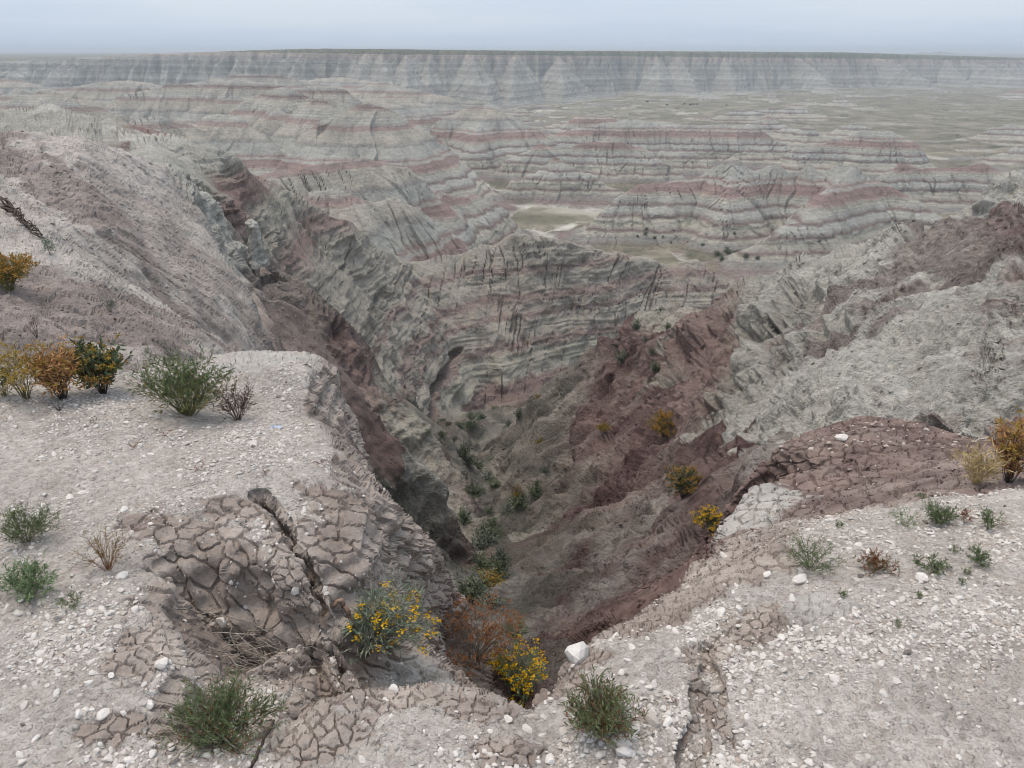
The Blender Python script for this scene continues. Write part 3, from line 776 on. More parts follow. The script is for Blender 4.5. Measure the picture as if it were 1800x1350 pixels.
# ------------------------------------------------------------------ materials
def lin(r, g_, b):
    f = lambda c: ((c / 255 + .055) / 1.055) ** 2.4 if c > 10 else c / 255 / 12.92
    return (f(r), f(g_), f(b), 1.0)
class NT_:
    def __init__(s, name):
        s.m = bpy.data.materials.new(name); s.m.use_nodes = True
        s.t = s.m.node_tree; s.t.nodes.clear()
        s.out = s.t.nodes.new('ShaderNodeOutputMaterial')
        s.b = s.t.nodes.new('ShaderNodeBsdfPrincipled')
        s.b.inputs['Roughness'].default_value = .95
        s.b.inputs['Specular IOR Level'].default_value = .12
        s.t.links.new(s.b.outputs[0], s.out.inputs[0])
        s.geo = s.t.nodes.new('ShaderNodeNewGeometry')
    def n(s, typ, **kw):
        o = s.t.nodes.new(typ)
        for k, v in kw.items(): setattr(o, k, v)
        return o
    def l(s, a, b): s.t.links.new(a, b)
    def attr(s, name):
        a = s.n('ShaderNodeAttribute'); a.attribute_name = name; return a.outputs['Fac']
    def noise(s, scale, detail=5, rough=.6, vec=None, dims='3D'):
        a = s.n('ShaderNodeTexNoise'); a.noise_dimensions = dims
        a.inputs['Scale'].default_value = scale; a.inputs['Detail'].default_value = detail; a.inputs['Roughness'].default_value = rough
        if dims != '1D': s.l(vec or s.geo.outputs['Position'], a.inputs['Vector'])
        return a
    def voro(s, scale, feature='F1', vec=None):
        a = s.n('ShaderNodeTexVoronoi'); a.feature = feature; a.inputs['Scale'].default_value = scale
        s.l(vec or s.geo.outputs['Position'], a.inputs['Vector']); return a
    def math(s, op, a, b=None, clamp=False):
        o = s.n('ShaderNodeMath', operation=op); o.use_clamp = clamp
        for i, v in enumerate((a, b)):
            if v is None: continue
            if isinstance(v, (int, float)): o.inputs[i].default_value = v
            else: s.l(v, o.inputs[i])
        return o.outputs[0]
    def rng(s, v, a, b, c, d):
        o = s.n('ShaderNodeMapRange'); s.l(v, o.inputs[0])
        for i, q in enumerate((a, b, c, d)): o.inputs[i + 1].default_value = q
        return o.outputs[0]
    def mix(s, f, a, b, typ='MIX'):
        o = s.n('ShaderNodeMix', data_type='RGBA', blend_type=typ)
        for i, v in ((0, f), (6, a), (7, b)):
            if isinstance(v, (int, float)): o.inputs[i].default_value = v
            elif isinstance(v, tuple): o.inputs[i].default_value = v
            else: s.l(v, o.inputs[i])
        return o.outputs[2]
    def ramp(s, v, stops, interp='LINEAR'):
        o = s.n('ShaderNodeValToRGB'); r = o.color_ramp; r.interpolation = interp
        while len(r.elements) < len(stops): r.elements.new(.5)
        for e, (t, c) in zip(r.elements, stops): e.position = t; e.color = c
        s.l(v, o.inputs[0]); return o.outputs[0]
    def bump(s, h, strength, dist, prev=None):
        o = s.n('ShaderNodeBump'); o.inputs['Strength'].default_value = strength; o.inputs['Distance'].default_value = dist
        s.l(h, o.inputs['Height'])
        if prev: s.l(prev, o.inputs['Normal'])
        return o.outputs[0]

CLAY = lin(176, 164, 153); CLAY2 = lin(152, 138, 128); RED = lin(127, 107, 100); RED2 = lin(101, 80, 76); PALE = lin(180, 175, 167); GREY = lin(170, 163, 150); GRN = lin(168, 163, 149); SOIL = lin(92, 89, 80)
GRAV = lin(200, 193, 184); GRAV2 = lin(166, 156, 147)

def strata(name, stops, z0, z1, spk, spk_amt, bumps, lam_scale, lam_amt, near=False, jag=1.0, interp='LINEAR'):
    t = NT_(name)
    st = t.attr('strat')
    jit = t.noise(spk * .5, 2, .6)
    st2 = t.math('ADD', st, t.rng(jit.outputs['Fac'], .3, .7, -.16 * jag, .16 * jag))
    f = t.rng(st2, z0, z1, 0, 1)
    stops = sorted(((zz - z0) / (z1 - z0), c) for zz, c in stops)
    col = t.ramp(f, stops, interp)
    # fine lamination of the beds
    ln = t.noise(1.0, 3, .75, dims='1D'); t.l(t.math('MULTIPLY', st2, lam_scale), ln.inputs['W'])
    lv = t.rng(ln.outputs['Fac'], .3, .7, 1 - lam_amt, 1 + lam_amt)
    # weathering patches
    wn_ = t.noise(spk * .12, 3, .6)
    wv = t.rng(wn_.outputs['Fac'], .3, .7, .84, 1.14)
    mp = t.n('ShaderNodeMapping'); mp.inputs['Scale'].default_value = (1, 1, .5 if not near else 1); t.l(t.geo.outputs['Position'], mp.inputs['Vector'])
    sn = t.noise(spk * 1.6, 6, .82, mp.outputs[0])
    sv = t.rng(sn.outputs['Fac'], .3, .66, 1 - spk_amt * 1.5, 1 + spk_amt)
    redc = t.mix(t.rng(wn_.outputs['Fac'], .38, .62, 0, 1), RED2, RED)
    col = t.mix(t.attr('m_red'), col, redc)
    col = t.mix(t.attr('m_pale'), col, PALE)
    if near:
        clayc = t.mix(t.rng(wn_.outputs['Fac'], .35, .65, 0, 1), CLAY2, CLAY)
        col = t.mix(t.attr('m_clay'), col, clayc)
        pv = t.voro(42); pv2 = t.voro(95)
        peb = t.mix(t.rng(pv.outputs['Color'], 0, 1, 0, 1), GRAV2, GRAV)
        peb = t.mix(t.rng(t.noise(9, 4, .6).outputs['Fac'], .45, .7, 0, .55), peb, CLAY)
        col = t.mix(t.attr('m_gravel'), col, peb)
    else:
        col = t.mix(t.attr('m_clay'), col, SOIL)
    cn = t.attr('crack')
    col = t.mix(t.math('MULTIPLY', cn, .6), col, lin(74, 68, 62))  # shade inside the runnel grooves, painted into the base colour
    grs = t.attr('m_grass')
    gn_ = t.noise(.06 if not near else 2, 4, .65)
    gcol = t.ramp(gn_.outputs['Fac'], [(.3, lin(98, 96, 80)), (.46, lin(113, 109, 92)), (.58, lin(132, 125, 108)), (.72, lin(152, 143, 126))])
    col = t.mix(grs, col, gcol)
    v = t.math('MULTIPLY', t.math('MULTIPLY', lv, wv), sv)
    vc = t.n('ShaderNodeCombineColor'); [t.l(v, vc.inputs[i]) for i in range(3)]
    col = t.mix(1.0, col, vc.outputs[0], 'MULTIPLY')
    t.l(col, t.b.inputs['Base Color'])
    nrm = None
    for sc, strg, dst, kind in bumps:
        if kind == 'n': h = t.noise(sc, 5, .7).outputs['Fac']
        elif kind == 'v': h = t.math('MULTIPLY', t.voro(sc).outputs['Distance'], -1.0)
        else:
            wv_ = t.noise(sc * .7, 3, .6)
            mv = t.mix(.12, t.geo.outputs['Position'], wv_.outputs['Color'], 'LINEAR_LIGHT')
            h = t.rng(t.voro(sc, 'DISTANCE_TO_EDGE', mv).outputs['Distance'], 0, .12, 0, 1)
        nrm = t.bump(h, strg, dst, nrm)
    if near:
        gm = t.math('MULTIPLY', t.math('MULTIPLY', pv.outputs['Distance'], -1.0), t.attr('m_gravel'))
        nrm = t.bump(gm, .8, .012, nrm)
        gm2 = t.math('MULTIPLY', t.math('MULTIPLY', pv2.outputs['Distance'], -1.0), t.attr('m_gravel'))
        nrm = t.bump(gm2, .7, .006, nrm)
    t.l(nrm, t.b.inputs['Normal'])
    return t.m

G_, Rd, Rk, Wh, Dk = lin(162, 160, 151), lin(147, 127, 119), lin(128, 111, 105), lin(174, 172, 163), lin(140, 136, 129)
M_NEAR = strata('near_clay', [(-6, RED2), (-4.2, RED), (-3.3, RED), (-2.7, CLAY2), (-2.2, CLAY), (-1.8, CLAY), (-1.7, GRAV), (-.5, GRAV)], -6, 0, 30, .16, [(70, .9, .014, 'n')], 30, .06, True)
M_HILL = strata('hill_clay', [(-8, RED), (-5, lin(160, 145, 135)), (-3.2, lin(186, 178, 168)), (-2.2, lin(192, 184, 174)), (-1.2, lin(196, 187, 178)), (-.5, lin(198, 190, 181))], -8, 0, 12, .22, [(22, 1.0, .05, 'n')], 8, .07)
Gk, G_ = G_, lin(168, 161, 148)
M_CANYON = strata('canyon_beds', [(-45, Dk), (-40, G_), (-39, Rd), (-37.6, Rd), (-37, GRN), (-34.6, GRN), (-34, Rd), (-33, G_), (-31.4, G_), (-31, Rd), (-30.2, G_), (-28.9, Rd), (-28.3, G_), (-26.6, G_), (-26.1, Rd), (-25.4, G_), (-22.5, GREY), (-19, G_),
                                  (-17.5, Rd), (-16, G_), (-14.2, GRN), (-13, Rd), (-11.4, Rd), (-10.6, G_), (-9.6, lin(178, 174, 163)), (-6, lin(200, 196, 185)), (-4.4, lin(198, 194, 183)), (-3.6, Rd), (-1, lin(176, 160, 150))], -46, 0, 4.0, .26,
                  [(7.0, 1.0, .25, 'n')], 2.4, .18, jag=2.6)
G_ = Gk
M_BUTTE = strata('butte_beds', [(-56, Wh), (-51.5, lin(190, 186, 174)), (-50.5, Rk), (-48.8, Dk), (-47.6, GRN), (-46.8, Rk), (-45.9, GRN), (-44.2, GRN), (-43.6, Rk), (-42.6, G_), (-41.4, Wh), (-40.8, Rk), (-39.8, G_), (-38.3, GRN), (-37.6, Rd), (-35.4, Rd), (-34.8, Wh), (-34.2, Rd), (-33.4, G_),
                                (-30.5, G_), (-29.8, Dk), (-28.8, GREY), (-26, GREY), (-25, Rd), (-23.2, G_), (-20, GREY), (-18.6, Rk), (-17, G_), (-12, lin(160, 150, 142)), (-8, G_)], -56, -6, .55, .2,
                [(.9, .9, 1.0, 'n')], 1.5, .17, jag=1.6)
M_MESA = strata('mesa_beds', [(-56, Wh), (-51, Dk), (-47, G_), (-44, Dk), (-43, G_), (-38, Dk), (-37, G_), (-33, Dk), (-32.4, G_), (-29, Wh), (-26, Dk), (-25.2, G_), (-20, Dk), (-19.4, G_), (-14, Dk), (-13, G_), (-9, lin(150, 142, 134)), (-7.5, lin(170, 158, 148)), (-6.6, lin(152, 142, 132)), (-5.4, lin(172, 160, 148)), (-4.6, lin(116, 115, 98)), (2, lin(116, 115, 98))], -56, 4, .12, .16,
               [(.3, .8, 3.0, 'n')], .7, .2, jag=3.0)
M_PLAIN = strata('valley_floor', [(-60, lin(166, 160, 146)), (-50, lin(168, 162, 148)), (-46, Dk), (-40, G_), (-36, Rd), (-33, G_), (-28, Wh), (0, G_)], -60, 0, .4, .15, [(.8, .4, .5, 'n')], 1., .05)

ZONE = {'ground': M_NEAR, 'rim_slope': M_NEAR, 'clay_mound': M_NEAR, 'hillside': M_HILL, 'canyon_spur': M_CANYON, 'canyon_floor': M_CANYON, 'ledge_ridge': M_CANYON, 'red_spur': M_CANYON, 'canyon_wall': M_CANYON,
        'grey_ridge': M_CANYON, 'mesa': M_MESA, 'mesa_top': M_MESA, 'far_hill': M_MESA, 'prairie': M_PLAIN}
NAME = {'ground': 'gravel_ground', 'rim_slope': 'rim_slope', 'mesa_top': 'mesa_plateau'}
TEXT = {'ground': ('pale gravel ground along the broken canyon rim', 'ground'), 'rim_slope': ('steep crumbling clay edge just below the gravel rim', 'slope'), 'clay_mound': ('rounded mound of cracked reddish clay beside the gravel', 'mound'),
        'hillside': ('pale crumbly clay hillside rising beyond the green and orange shrubs', 'hillside'), 'canyon_spur': ('banded grey and red spur running down into the ravine below the clay hillside', 'spur'),
        'canyon_floor': ('narrow ravine bottom dotted with dark green bushes', 'ravine'), 'ledge_ridge': ('pale ledged ridge with reddish crust on top', 'ridge'), 'red_spur': ('steep dark red clay face dropping into the ravine', 'slope'),
        'canyon_wall': ('grey and pink banded clay wall closing the ravine', 'cliff'), 'grey_ridge': ('grey ledged ridge behind the pale hillside', 'ridge'), 'mesa': ('long fluted grey mesa wall on the horizon', 'mesa'),
        'mesa_top': ('flat grassy top of the distant mesa', 'plateau'), 'far_hill': ('hazy blue hill beyond the mesa', 'hill'), 'prairie': ('flat grassy valley floor with pale bare patches', 'prairie'),
        'striped_butte': ('tall striped butte with a broad pointed summit and a long shoulder', 'butte'), 'banded_spur': ('banded spur of pale and pink clay behind the canyon wall', 'spur'), 'domed_butte': ('broad domed butte with red cap and dark stripes', 'butte'),
        'long_butte': ('long flat-crested grey butte at the edge of the grassland', 'butte'), 'small_butte': ('low striped butte between larger ones', 'butte'), 'pyramid_butte': ('grey striped pyramid butte above the green wash', 'butte'),
        'banded_hill': ('wide banded hill with pointed tops and a red belt', 'hill'), 'flat_butte': ('flat-topped grey butte standing in the grassland', 'butte'), 'grooved_butte': ('grooved grey butte behind the banded hill', 'butte'),
        'low_mound': ('low bare clay mound on the grassland', 'mound'), 'badland_ridge': ('low eroded grey ridge among many below the mesa', 'ridge')}

# ------------------------------------------------------------------ cut the sheet into its landforms
strat = VZ + .12 * fbm(VX / 14., VY / 14., 3, 1) * sstep(10, 40, DIST) + np.where(DIST > 100, .012 * (VX), 0) + np.where(wal, -.035 * VX, 0)
strat = strat - np.where(is_('grey_ridge'), 3.5, 0) - 3.0 * s_wal * sstep(-8, -22, VX)
strat = strat + np.where(DIST > 120, .25 * nz(VX / 50., VY / 50., 2), 0)
NV = VX.size
co = np.stack([VX.ravel(), VY.ravel(), VZ.ravel()], -1).astype(np.float32)
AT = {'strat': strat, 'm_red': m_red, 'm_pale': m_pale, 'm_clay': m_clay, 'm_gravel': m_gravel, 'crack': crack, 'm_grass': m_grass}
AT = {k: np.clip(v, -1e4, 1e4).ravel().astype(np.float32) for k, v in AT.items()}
I = np.arange(NROW - 1)[:, None] * NCOL + np.arange(NCOL - 1)[None, :]
quads = np.stack([I, I + 1, I + 1 + NCOL, I + NCOL], -1).reshape(-1, 4)
qc = VC[:-1, :-1].ravel()
LAND = {}
def make_mesh(name, V, Q, mat, smooth=True):
    me = bpy.data.meshes.new(name)
    nq = len(Q); k = Q.shape[1]
    me.vertices.add(len(V)); me.vertices.foreach_set('co', np.ascontiguousarray(V, np.float32).ravel())
    me.loops.add(nq * k); me.loops.foreach_set('vertex_index', np.ascontiguousarray(Q, np.int32).ravel())
    me.polygons.add(nq)
    me.polygons.foreach_set('loop_start', np.arange(0, nq * k, k, dtype=np.int32))
    me.polygons.foreach_set('loop_total', np.full(nq, k, np.int32))
    me.polygons.foreach_set('use_smooth', np.full(nq, smooth, bool))
    if mat: me.materials.append(mat)
    me.update(calc_edges=True)
    return me
def put(name, me, parent=None, **props):
    o = bpy.data.objects.new(name, me); COL.objects.link(o)
    if parent: o.parent = parent
    for k, v in props.items(): o[k] = v
    return o
for c in range(len(CN)):
    sel = np.nonzero(qc == c)[0]
    if sel.size < 4: continue
    Q = quads[sel]
    u, inv = np.unique(Q, return_inverse=True)
    b = BASE[c]
    nm = NAME.get(b, b)
    me = make_mesh(nm, co[u], inv.reshape(-1, 4), ZONE.get(b, M_BUTTE), b in ('mesa_top', 'prairie', 'far_hill'))
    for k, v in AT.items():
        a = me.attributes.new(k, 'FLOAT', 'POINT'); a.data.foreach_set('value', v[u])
    lb, ct = TEXT[b]
    o = put(nm, me, kind='structure', label=lb, category=ct)
    LAND[c] = o
print('terrain built', round(time.time() - T0, 1))
# ------------------------------------------------------------------ helpers for things on the ground
inview = (SPD > 0) & (SPX > -120) & (SPX < 1920) & (SPY > -20) & (SPY < 1450)
_vi = np.nonzero(inview.ravel())[0]
_sx, _sy_, _sd = SPX.ravel()[_vi], SPY.ravel()[_vi], SPD.ravel()[_vi]
NF = NRM.reshape(-1, 3)
def at_px(px, py, tol=5):
    """index of the foremost terrain vertex seen near a photo pixel"""
    m = np.nonzero((np.abs(_sx - px) < tol) & (np.abs(_sy_ - py) < tol))[0]
    if m.size == 0:
        return at_px(px, py, tol * 2)
    dmin = _sd[m].min()
    m = m[_sd[m] < dmin * 1.06]
    k = m[np.argmin((_sx[m] - px) ** 2 + (_sy_[m] - py) ** 2)]
    return int(_vi[k])

class MB:
    def __init__(s): s.v, s.t, s.n = [], [], 0
    def add(s, V, F):
        s.v.append(np.asarray(V, float)); s.t.append(np.asarray(F, int) + s.n); s.n += len(V)
    def tube(s, pts, r0, r1, k=3):
        pts = np.asarray(pts, float); m = len(pts)
        d = np.gradient(pts, axis=0); d /= np.linalg.norm(d, axis=1, keepdims=True) + 1e-9
        a = np.cross(d, [.3, .5, .81]); a /= np.linalg.norm(a, axis=1, keepdims=True) + 1e-9
        b = np.cross(d, a)
        r = np.linspace(r0, r1, m)[:, None, None]
        th = np.arange(k) * 2 * math.pi / k
        V = pts[:, None, :] + r * (np.cos(th)[None, :, None] * a[:, None, :] + np.sin(th)[None, :, None] * b[:, None, :])
        F = []
        for i in range(m - 1):
            for j in range(k):
                p0, p1 = i * k + j, i * k + (j + 1) % k
                F += [(p0, p1, p1 + k), (p0, p1 + k, p0 + k)]
        F += [(0, j + 1, j) for j in range(1, k - 1)] + [((m - 1) * k, (m - 1) * k + j, (m - 1) * k + j + 1) for j in range(1, k - 1)]
        s.add(V.reshape(-1, 3), F)
    def blades(s, B, D, L, W, rg):
        """many narrow folded leaves at once: bases B, directions D"""
        B = np.asarray(B); D = np.asarray(D); n = len(B)
        if n == 0: return
        D = D / (np.linalg.norm(D, axis=1, keepdims=True) + 1e-9)
        side = np.cross(D, rg.normal(0, 1, (n, 3))); side /= np.linalg.norm(side, axis=1, keepdims=True) + 1e-9
        L = (L * rg.uniform(.6, 1.3, n))[:, None]; W = (W * rg.uniform(.7, 1.25, n))[:, None]
        up = np.cross(side, D)
        mid = B + D * L * .5
        tip = B + D * L + up * L * .18
        V = np.stack([B, mid + side * W * .5, tip, mid - side * W * .5], 1).reshape(-1, 3)
        i = np.arange(n)[:, None] * 4
        s.add(V, np.concatenate([i + [[0, 1, 2]], i + [[0, 2, 3]]], 0))
    def blobs(s, C, R, rg, squash=.8):
        """little knobbly balls"""
        C = np.asarray(C); n = len(C)
        if n == 0: return
        O = np.array([(1, 0, 0), (-1, 0, 0), (0, 1, 0), (0, -1, 0), (0, 0, squash), (0, 0, -squash)], float)
        F = np.array([(0, 2, 4), (2, 1, 4), (1, 3, 4), (3, 0, 4), (2, 0, 5), (1, 2, 5), (3, 1, 5), (0, 3, 5)])
        V = C[:, None, :] + O[None] * (R * rg.uniform(.6, 1.4, (n, 6, 1)))
        s.add(V.reshape(-1, 3), (F[None] + np.arange(n)[:, None, None] * 6).reshape(-1, 3))
    def build(s, name, mat, parent=None, smooth=False, **props):
        me = make_mesh(name, np.concatenate(s.v), np.concatenate(s.t), mat, smooth)
        return put(name, me, parent, **props)

def plant_mat(name, cols, scale=60, rough=.8, trans=0.0):
    t = NT_(name)
    n = t.noise(scale, 2, .6)
    k = len(cols)
    c = t.ramp(n.outputs['Fac'], [(.3 + .4 * i / max(k - 1, 1), lin(*q)) for i, q in enumerate(cols)])
    t.l(c, t.b.inputs['Base Color']); t.b.inputs['Roughness'].default_value = rough
    return t.m
PM = {
    'green': plant_mat('weed_leaf', [(70, 86, 56), (102, 116, 80), (138, 146, 110)]),
    'dgreen': plant_mat('bush_leaf', [(54, 66, 48), (84, 96, 70), (112, 120, 92)], 4),
    'sage': plant_mat('sage_leaf', [(96, 112, 92), (134, 146, 122), (158, 166, 142)]),
    'farsage': plant_mat('far_sage_leaf', [(78, 88, 76), (108, 116, 100), (134, 138, 120)], 4),
    'olive': plant_mat('olive_leaf', [(88, 88, 44), (126, 118, 62), (160, 140, 82)]),
    'redweed': plant_mat('red_leaf', [(92, 54, 44), (132, 84, 62), (108, 108, 66)]),
    'maroon': plant_mat('maroon_leaf', [(62, 36, 36), (92, 58, 52), (80, 78, 54)]),
    'orange': plant_mat('orange_leaf', [(146, 100, 58), (182, 138, 90), (194, 162, 118)]),
    'gold': plant_mat('gold_leaf', [(126, 106, 44), (164, 134, 56), (112, 108, 58)]),
    'fargold': plant_mat('far_gold_leaf', [(104, 92, 40), (150, 120, 46), (96, 96, 54)], 8),
    'straw': plant_mat('straw', [(160, 136, 90), (188, 166, 118), (206, 190, 150)]),
    'yellow': plant_mat('yellow_flower', [(190, 140, 16), (226, 178, 24), (236, 200, 60)]),
    'ochre': plant_mat('ochre_flower', [(136, 98, 44), (164, 122, 56), (176, 142, 80)]),
    'rust': plant_mat('rust_seedhead', [(116, 74, 48), (150, 100, 66), (128, 104, 74)]),
    'stem': plant_mat('stem_green', [(96, 96, 66), (130, 126, 92)]),
    'twig': plant_mat('dead_twig', [(104, 96, 88), (142, 134, 124), (172, 164, 152)]),
    'darktwig': plant_mat('dark_twig', [(60, 52, 46), (92, 82, 74)]),
    'bark': plant_mat('root_bark', [(120, 98, 84), (156, 132, 114)], 40),
    'wgreen': plant_mat('silver_green_leaf', [(86, 108, 70), (124, 144, 104), (160, 172, 136)]),
}

def plant(name, label, cat, px, py, hpx, wpx, leaf='green', stem='stem', n=26, br=4, lv=7, ll=.10, lw=.016, up=.9, lean=(0, 0, 0), flower=None, fl_n=10, fl_r=.03, fl_frac=.6,
          flat=1.0, seed=0, group=None, sink=.03, stem_r=.006, leaf_from=.25, tipdown=0.0, leaf2=None):
    """one plant: bent stems with side shoots, narrow leaves, flower heads. Lengths are shares of its height"""
    rg = np.random.default_rng(seed * 131 + int(px) * 7 + int(py))
    vi = at_px(px, py); base = co[vi].astype(float); dep = SPD.ravel()[vi]
    Hh = hpx * dep / FPX; Wd = wpx * dep / FPX * .5
    root = bpy.data.objects.new(name, None); COL.objects.link(root)
    root.location = base; root.empty_display_size = .05
    root['label'] = label; root['category'] = cat
    if group: root['group'] = group
    stm, lvs, lvs2, flw = MB(), MB(), MB(), MB()
    lean = np.array(lean, float)
    LB, LD, FC = [], [], []
    for i in range(n):
        a = rg.uniform(0, 2 * math.pi); q = math.sqrt(rg.uniform(0, 1))
        out = np.array([math.cos(a) * Wd, math.sin(a) * Wd * flat, 0]) * q
        top = out + np.array([0, 0, Hh * (up * rg.uniform(.72, 1.05) * (1 - .45 * q ** 2) )]) + lean * Hh
        p0 = np.array([math.cos(a), math.sin(a), 0]) * Wd * .10 * q - [0, 0, sink * Hh]
        ctl = p0 * .4 + out * .30 + np.array([0, 0, top[2] * .62]) + rg.normal(0, .05 * Hh, 3) + lean * Hh * .15
        t = np.linspace(0, 1, 6)[:, None]
        P = (1 - t) ** 2 * p0 + 2 * t * (1 - t) * ctl + t * t * top
        P[1:] += rg.normal(0, .012 * Hh, P[1:].shape)
        if tipdown: P[-1, 2] -= tipdown * Hh * rg.uniform(0, 1)
        stm.tube(P, stem_r * Hh, stem_r * .35 * Hh)
        lines = [(P, leaf_from)]
        for b in range(br):
            s0 = rg.uniform(.3, .92); k = min(int(s0 * 5), 4); o = P[k] + (P[k + 1] - P[k]) * (s0 * 5 - k)
            d = (P[k + 1] - P[k]); d /= np.linalg.norm(d) + 1e-9
            d = d + rg.normal(0, .55, 3) + [0, 0, .15]; d /= np.linalg.norm(d)
            l = Hh * rg.uniform(.12, .34)
            B = np.array([o, o + d * l * .5 + rg.normal(0, .02 * Hh, 3), o + d * l + [0, 0, .05 * Hh] + rg.normal(0, .02 * Hh, 3)])
            stm.tube(B, stem_r * .5 * Hh, stem_r * .25 * Hh)
            lines.append((B, 0.15))
            if flower and rg.random() < fl_frac * .5: FC.append(B[-1])
        if flower and rg.random() < fl_frac: FC.append(P[-1])
        for Q, lf in lines:
            m = len(Q) - 1
            for s0 in rg.uniform(lf, 1.0, lv):
                k = min(int(s0 * m), m - 1); o = Q[k] + (Q[k + 1] - Q[k]) * (s0 * m - k)
                d = Q[k + 1] - Q[k]; d = d / (np.linalg.norm(d) + 1e-9) * .7 + rg.normal(0, .5, 3)
                LB.append(o); LD.append(d)
    if LB:
        LB, LD = np.array(LB), np.array(LD)
        if leaf2:
            sel = rg.random(len(LB)) < np.clip(.75 - LB[:, 2] / (Hh * up), .08, .8)
            lvs2.blades(LB[sel], LD[sel], ll * Hh, lw * Hh, rg); LB, LD = LB[~sel], LD[~sel]
        lvs.blades(LB, LD, ll * Hh, lw * Hh, rg)
    o = stm.build('stems', PM[stem], root)
    if lvs.n: lvs.build('foliage', PM[leaf], root, kind='stuff')
    if lvs2.n: lvs2.build('lower_foliage', PM[leaf2], root, kind='stuff')
    if FC:
        C = np.concatenate([c + rg.normal(0, 1, (fl_n, 3)) * fl_r * Hh * [1, 1, .6] for c in FC])
        flw.blobs(C, fl_r * Hh * .42, rg)
        C2 = np.repeat(np.array(FC), 6, 0); flw.blades(C2, rg.normal(0, 1, C2.shape) + [0, 0, .8], fl_r * Hh * 1.3, fl_r * Hh * .5, rg)
        flw.build('flowers', PM[flower], root, kind='stuff')
    return root

# ------------------------------------------------------------------ near plants
plant('rabbitbrush', 'leaning rabbitbrush with bright yellow heads growing from the cracked clay wall', 'shrub', 640, 1150, 165, 150, 'sage', 'twig', n=60, br=4, lv=6, ll=.10, lw=.011, lean=(.34, .1, -.12), flower='yellow', fl_n=10, fl_r=.028, fl_frac=.30, seed=1, stem_r=.007, leaf_from=.35, tipdown=.25)
plant('rabbitbrush', 'upright rabbitbrush crowned with yellow flowers in the gully behind the front mound', 'shrub', 915, 1222, 100, 125, 'wgreen', 'twig', n=46, br=2, lv=6, ll=.14, lw=.014, flower='yellow', fl_n=10, fl_r=.04, fl_frac=.7, seed=2, leaf_from=.35)
plant('seedhead_shrub', 'dry grey-stemmed shrub with rusty seed heads in the ravine head', 'shrub', 835, 1160, 112, 190, 'rust', 'twig', n=95, br=3, lv=3, ll=.06, lw=.012, flower='rust', fl_n=8, fl_r=.03, fl_frac=.8, seed=3, leaf_from=.6, stem_r=.005)
plant('green_shrub', 'green shrub with a tawny skirt beside the white clay block', 'shrub', 330, 728, 122, 190, 'green', 'stem', n=70, br=4, lv=7, ll=.10, lw=.014, seed=4, leaf2='olive', flat=.8)
plant('maroon_weed', 'withered dark maroon weed at the foot of the green shrub', 'weed', 418, 738, 76, 85, 'maroon', 'darktwig', n=34, br=4, lv=4, ll=.09, lw=.016, seed=5)
plant('orange_weed', 'orange-leaved weed with dark stems at the gravel edge', 'weed', 110, 702, 112, 84, 'orange', 'darktwig', n=34, br=4, lv=6, ll=.12, lw=.03, seed=6, flower='gold', fl_n=6, fl_r=.03, fl_frac=.5)
plant('yellow_weed', 'yellowing weed with sparse golden tops beside the orange one', 'weed', 45, 700, 108, 110, 'straw', 'stem', n=34, br=3, lv=4, ll=.10, lw=.018, seed=7, flower='gold', fl_n=8, fl_r=.035, fl_frac=.8)
plant('green_weed', 'olive-green weed at the gravel edge behind the straw-coloured stems', 'weed', 8, 695, 75, 60, 'olive', 'stem', n=24, br=3, lv=6, ll=.10, lw=.02, seed=8)
plant('leafy_weed', 'bushy weed with dark green and golden leaves between orange weed and green shrub', 'weed', 182, 692, 100, 95, 'dgreen', 'darktwig', n=36, br=4, lv=7, ll=.13, lw=.05, seed=9, flower='gold', fl_n=10, fl_r=.04, fl_frac=.8, leaf2='orange')
plant('dry_sprig', 'small bare forked sprig in front of the orange weed', 'sprig', 105, 722, 24, 60, 'darktwig', 'darktwig', n=7, br=2, lv=0, seed=10, stem_r=.03)
plant('golden_shrub', 'golden flowering shrub on the red clay of the hillside', 'shrub', 18, 508, 70, 110, 'olive', 'stem', n=50, br=4, lv=6, ll=.11, lw=.02, seed=11, flower='ochre', fl_n=12, fl_r=.045, fl_frac=.9)
plant('sage_sprig', 'small grey-green sprig on the pale hillside', 'sprig', 88, 448, 34, 34, 'sage', 'twig', n=16, br=3, lv=5, ll=.14, lw=.03, seed=12)
plant('grey_tuft', 'grey withered tuft in the crease of the hillside', 'tuft', 195, 548, 24, 42, 'farsage', 'darktwig', n=20, br=3, lv=4, ll=.14, lw=.03, seed=13)
plant('thin_weed', 'thin bare-stemmed weed on the red clay above the orange weed', 'weed', 65, 592, 44, 50, 'redweed', 'darktwig', n=9, br=3, lv=1, ll=.06, lw=.02, seed=14, stem_r=.009)
plant('green_weed', 'grey-green weed clump on the gravel by the clay pit, above a leafier one', 'weed', 45, 952, 78, 135, 'green', 'stem', n=50, br=4, lv=7, ll=.10, lw=.014, seed=15, flat=.7)
plant('green_weed', 'bright green spreading weed on pale gravel below the grey-green clump', 'weed', 55, 1045, 62, 150, 'wgreen', 'stem', n=54, br=4, lv=8, ll=.13, lw=.028, up=.85, seed=16, flat=.9, leaf2='green')
plant('thin_weed', 'sparse see-through weed with reddish base beside the clay pit', 'weed', 190, 1002, 84, 95, 'olive', 'redweed', n=26, br=4, lv=4, ll=.07, lw=.012, seed=17, leaf2='redweed')
plant('green_sprout', 'small dark green sprout alone on the gravel by the clay pit', 'sprout', 132, 1066, 34, 56, 'green', 'stem', n=16, br=3, lv=6, ll=.16, lw=.03, seed=18)
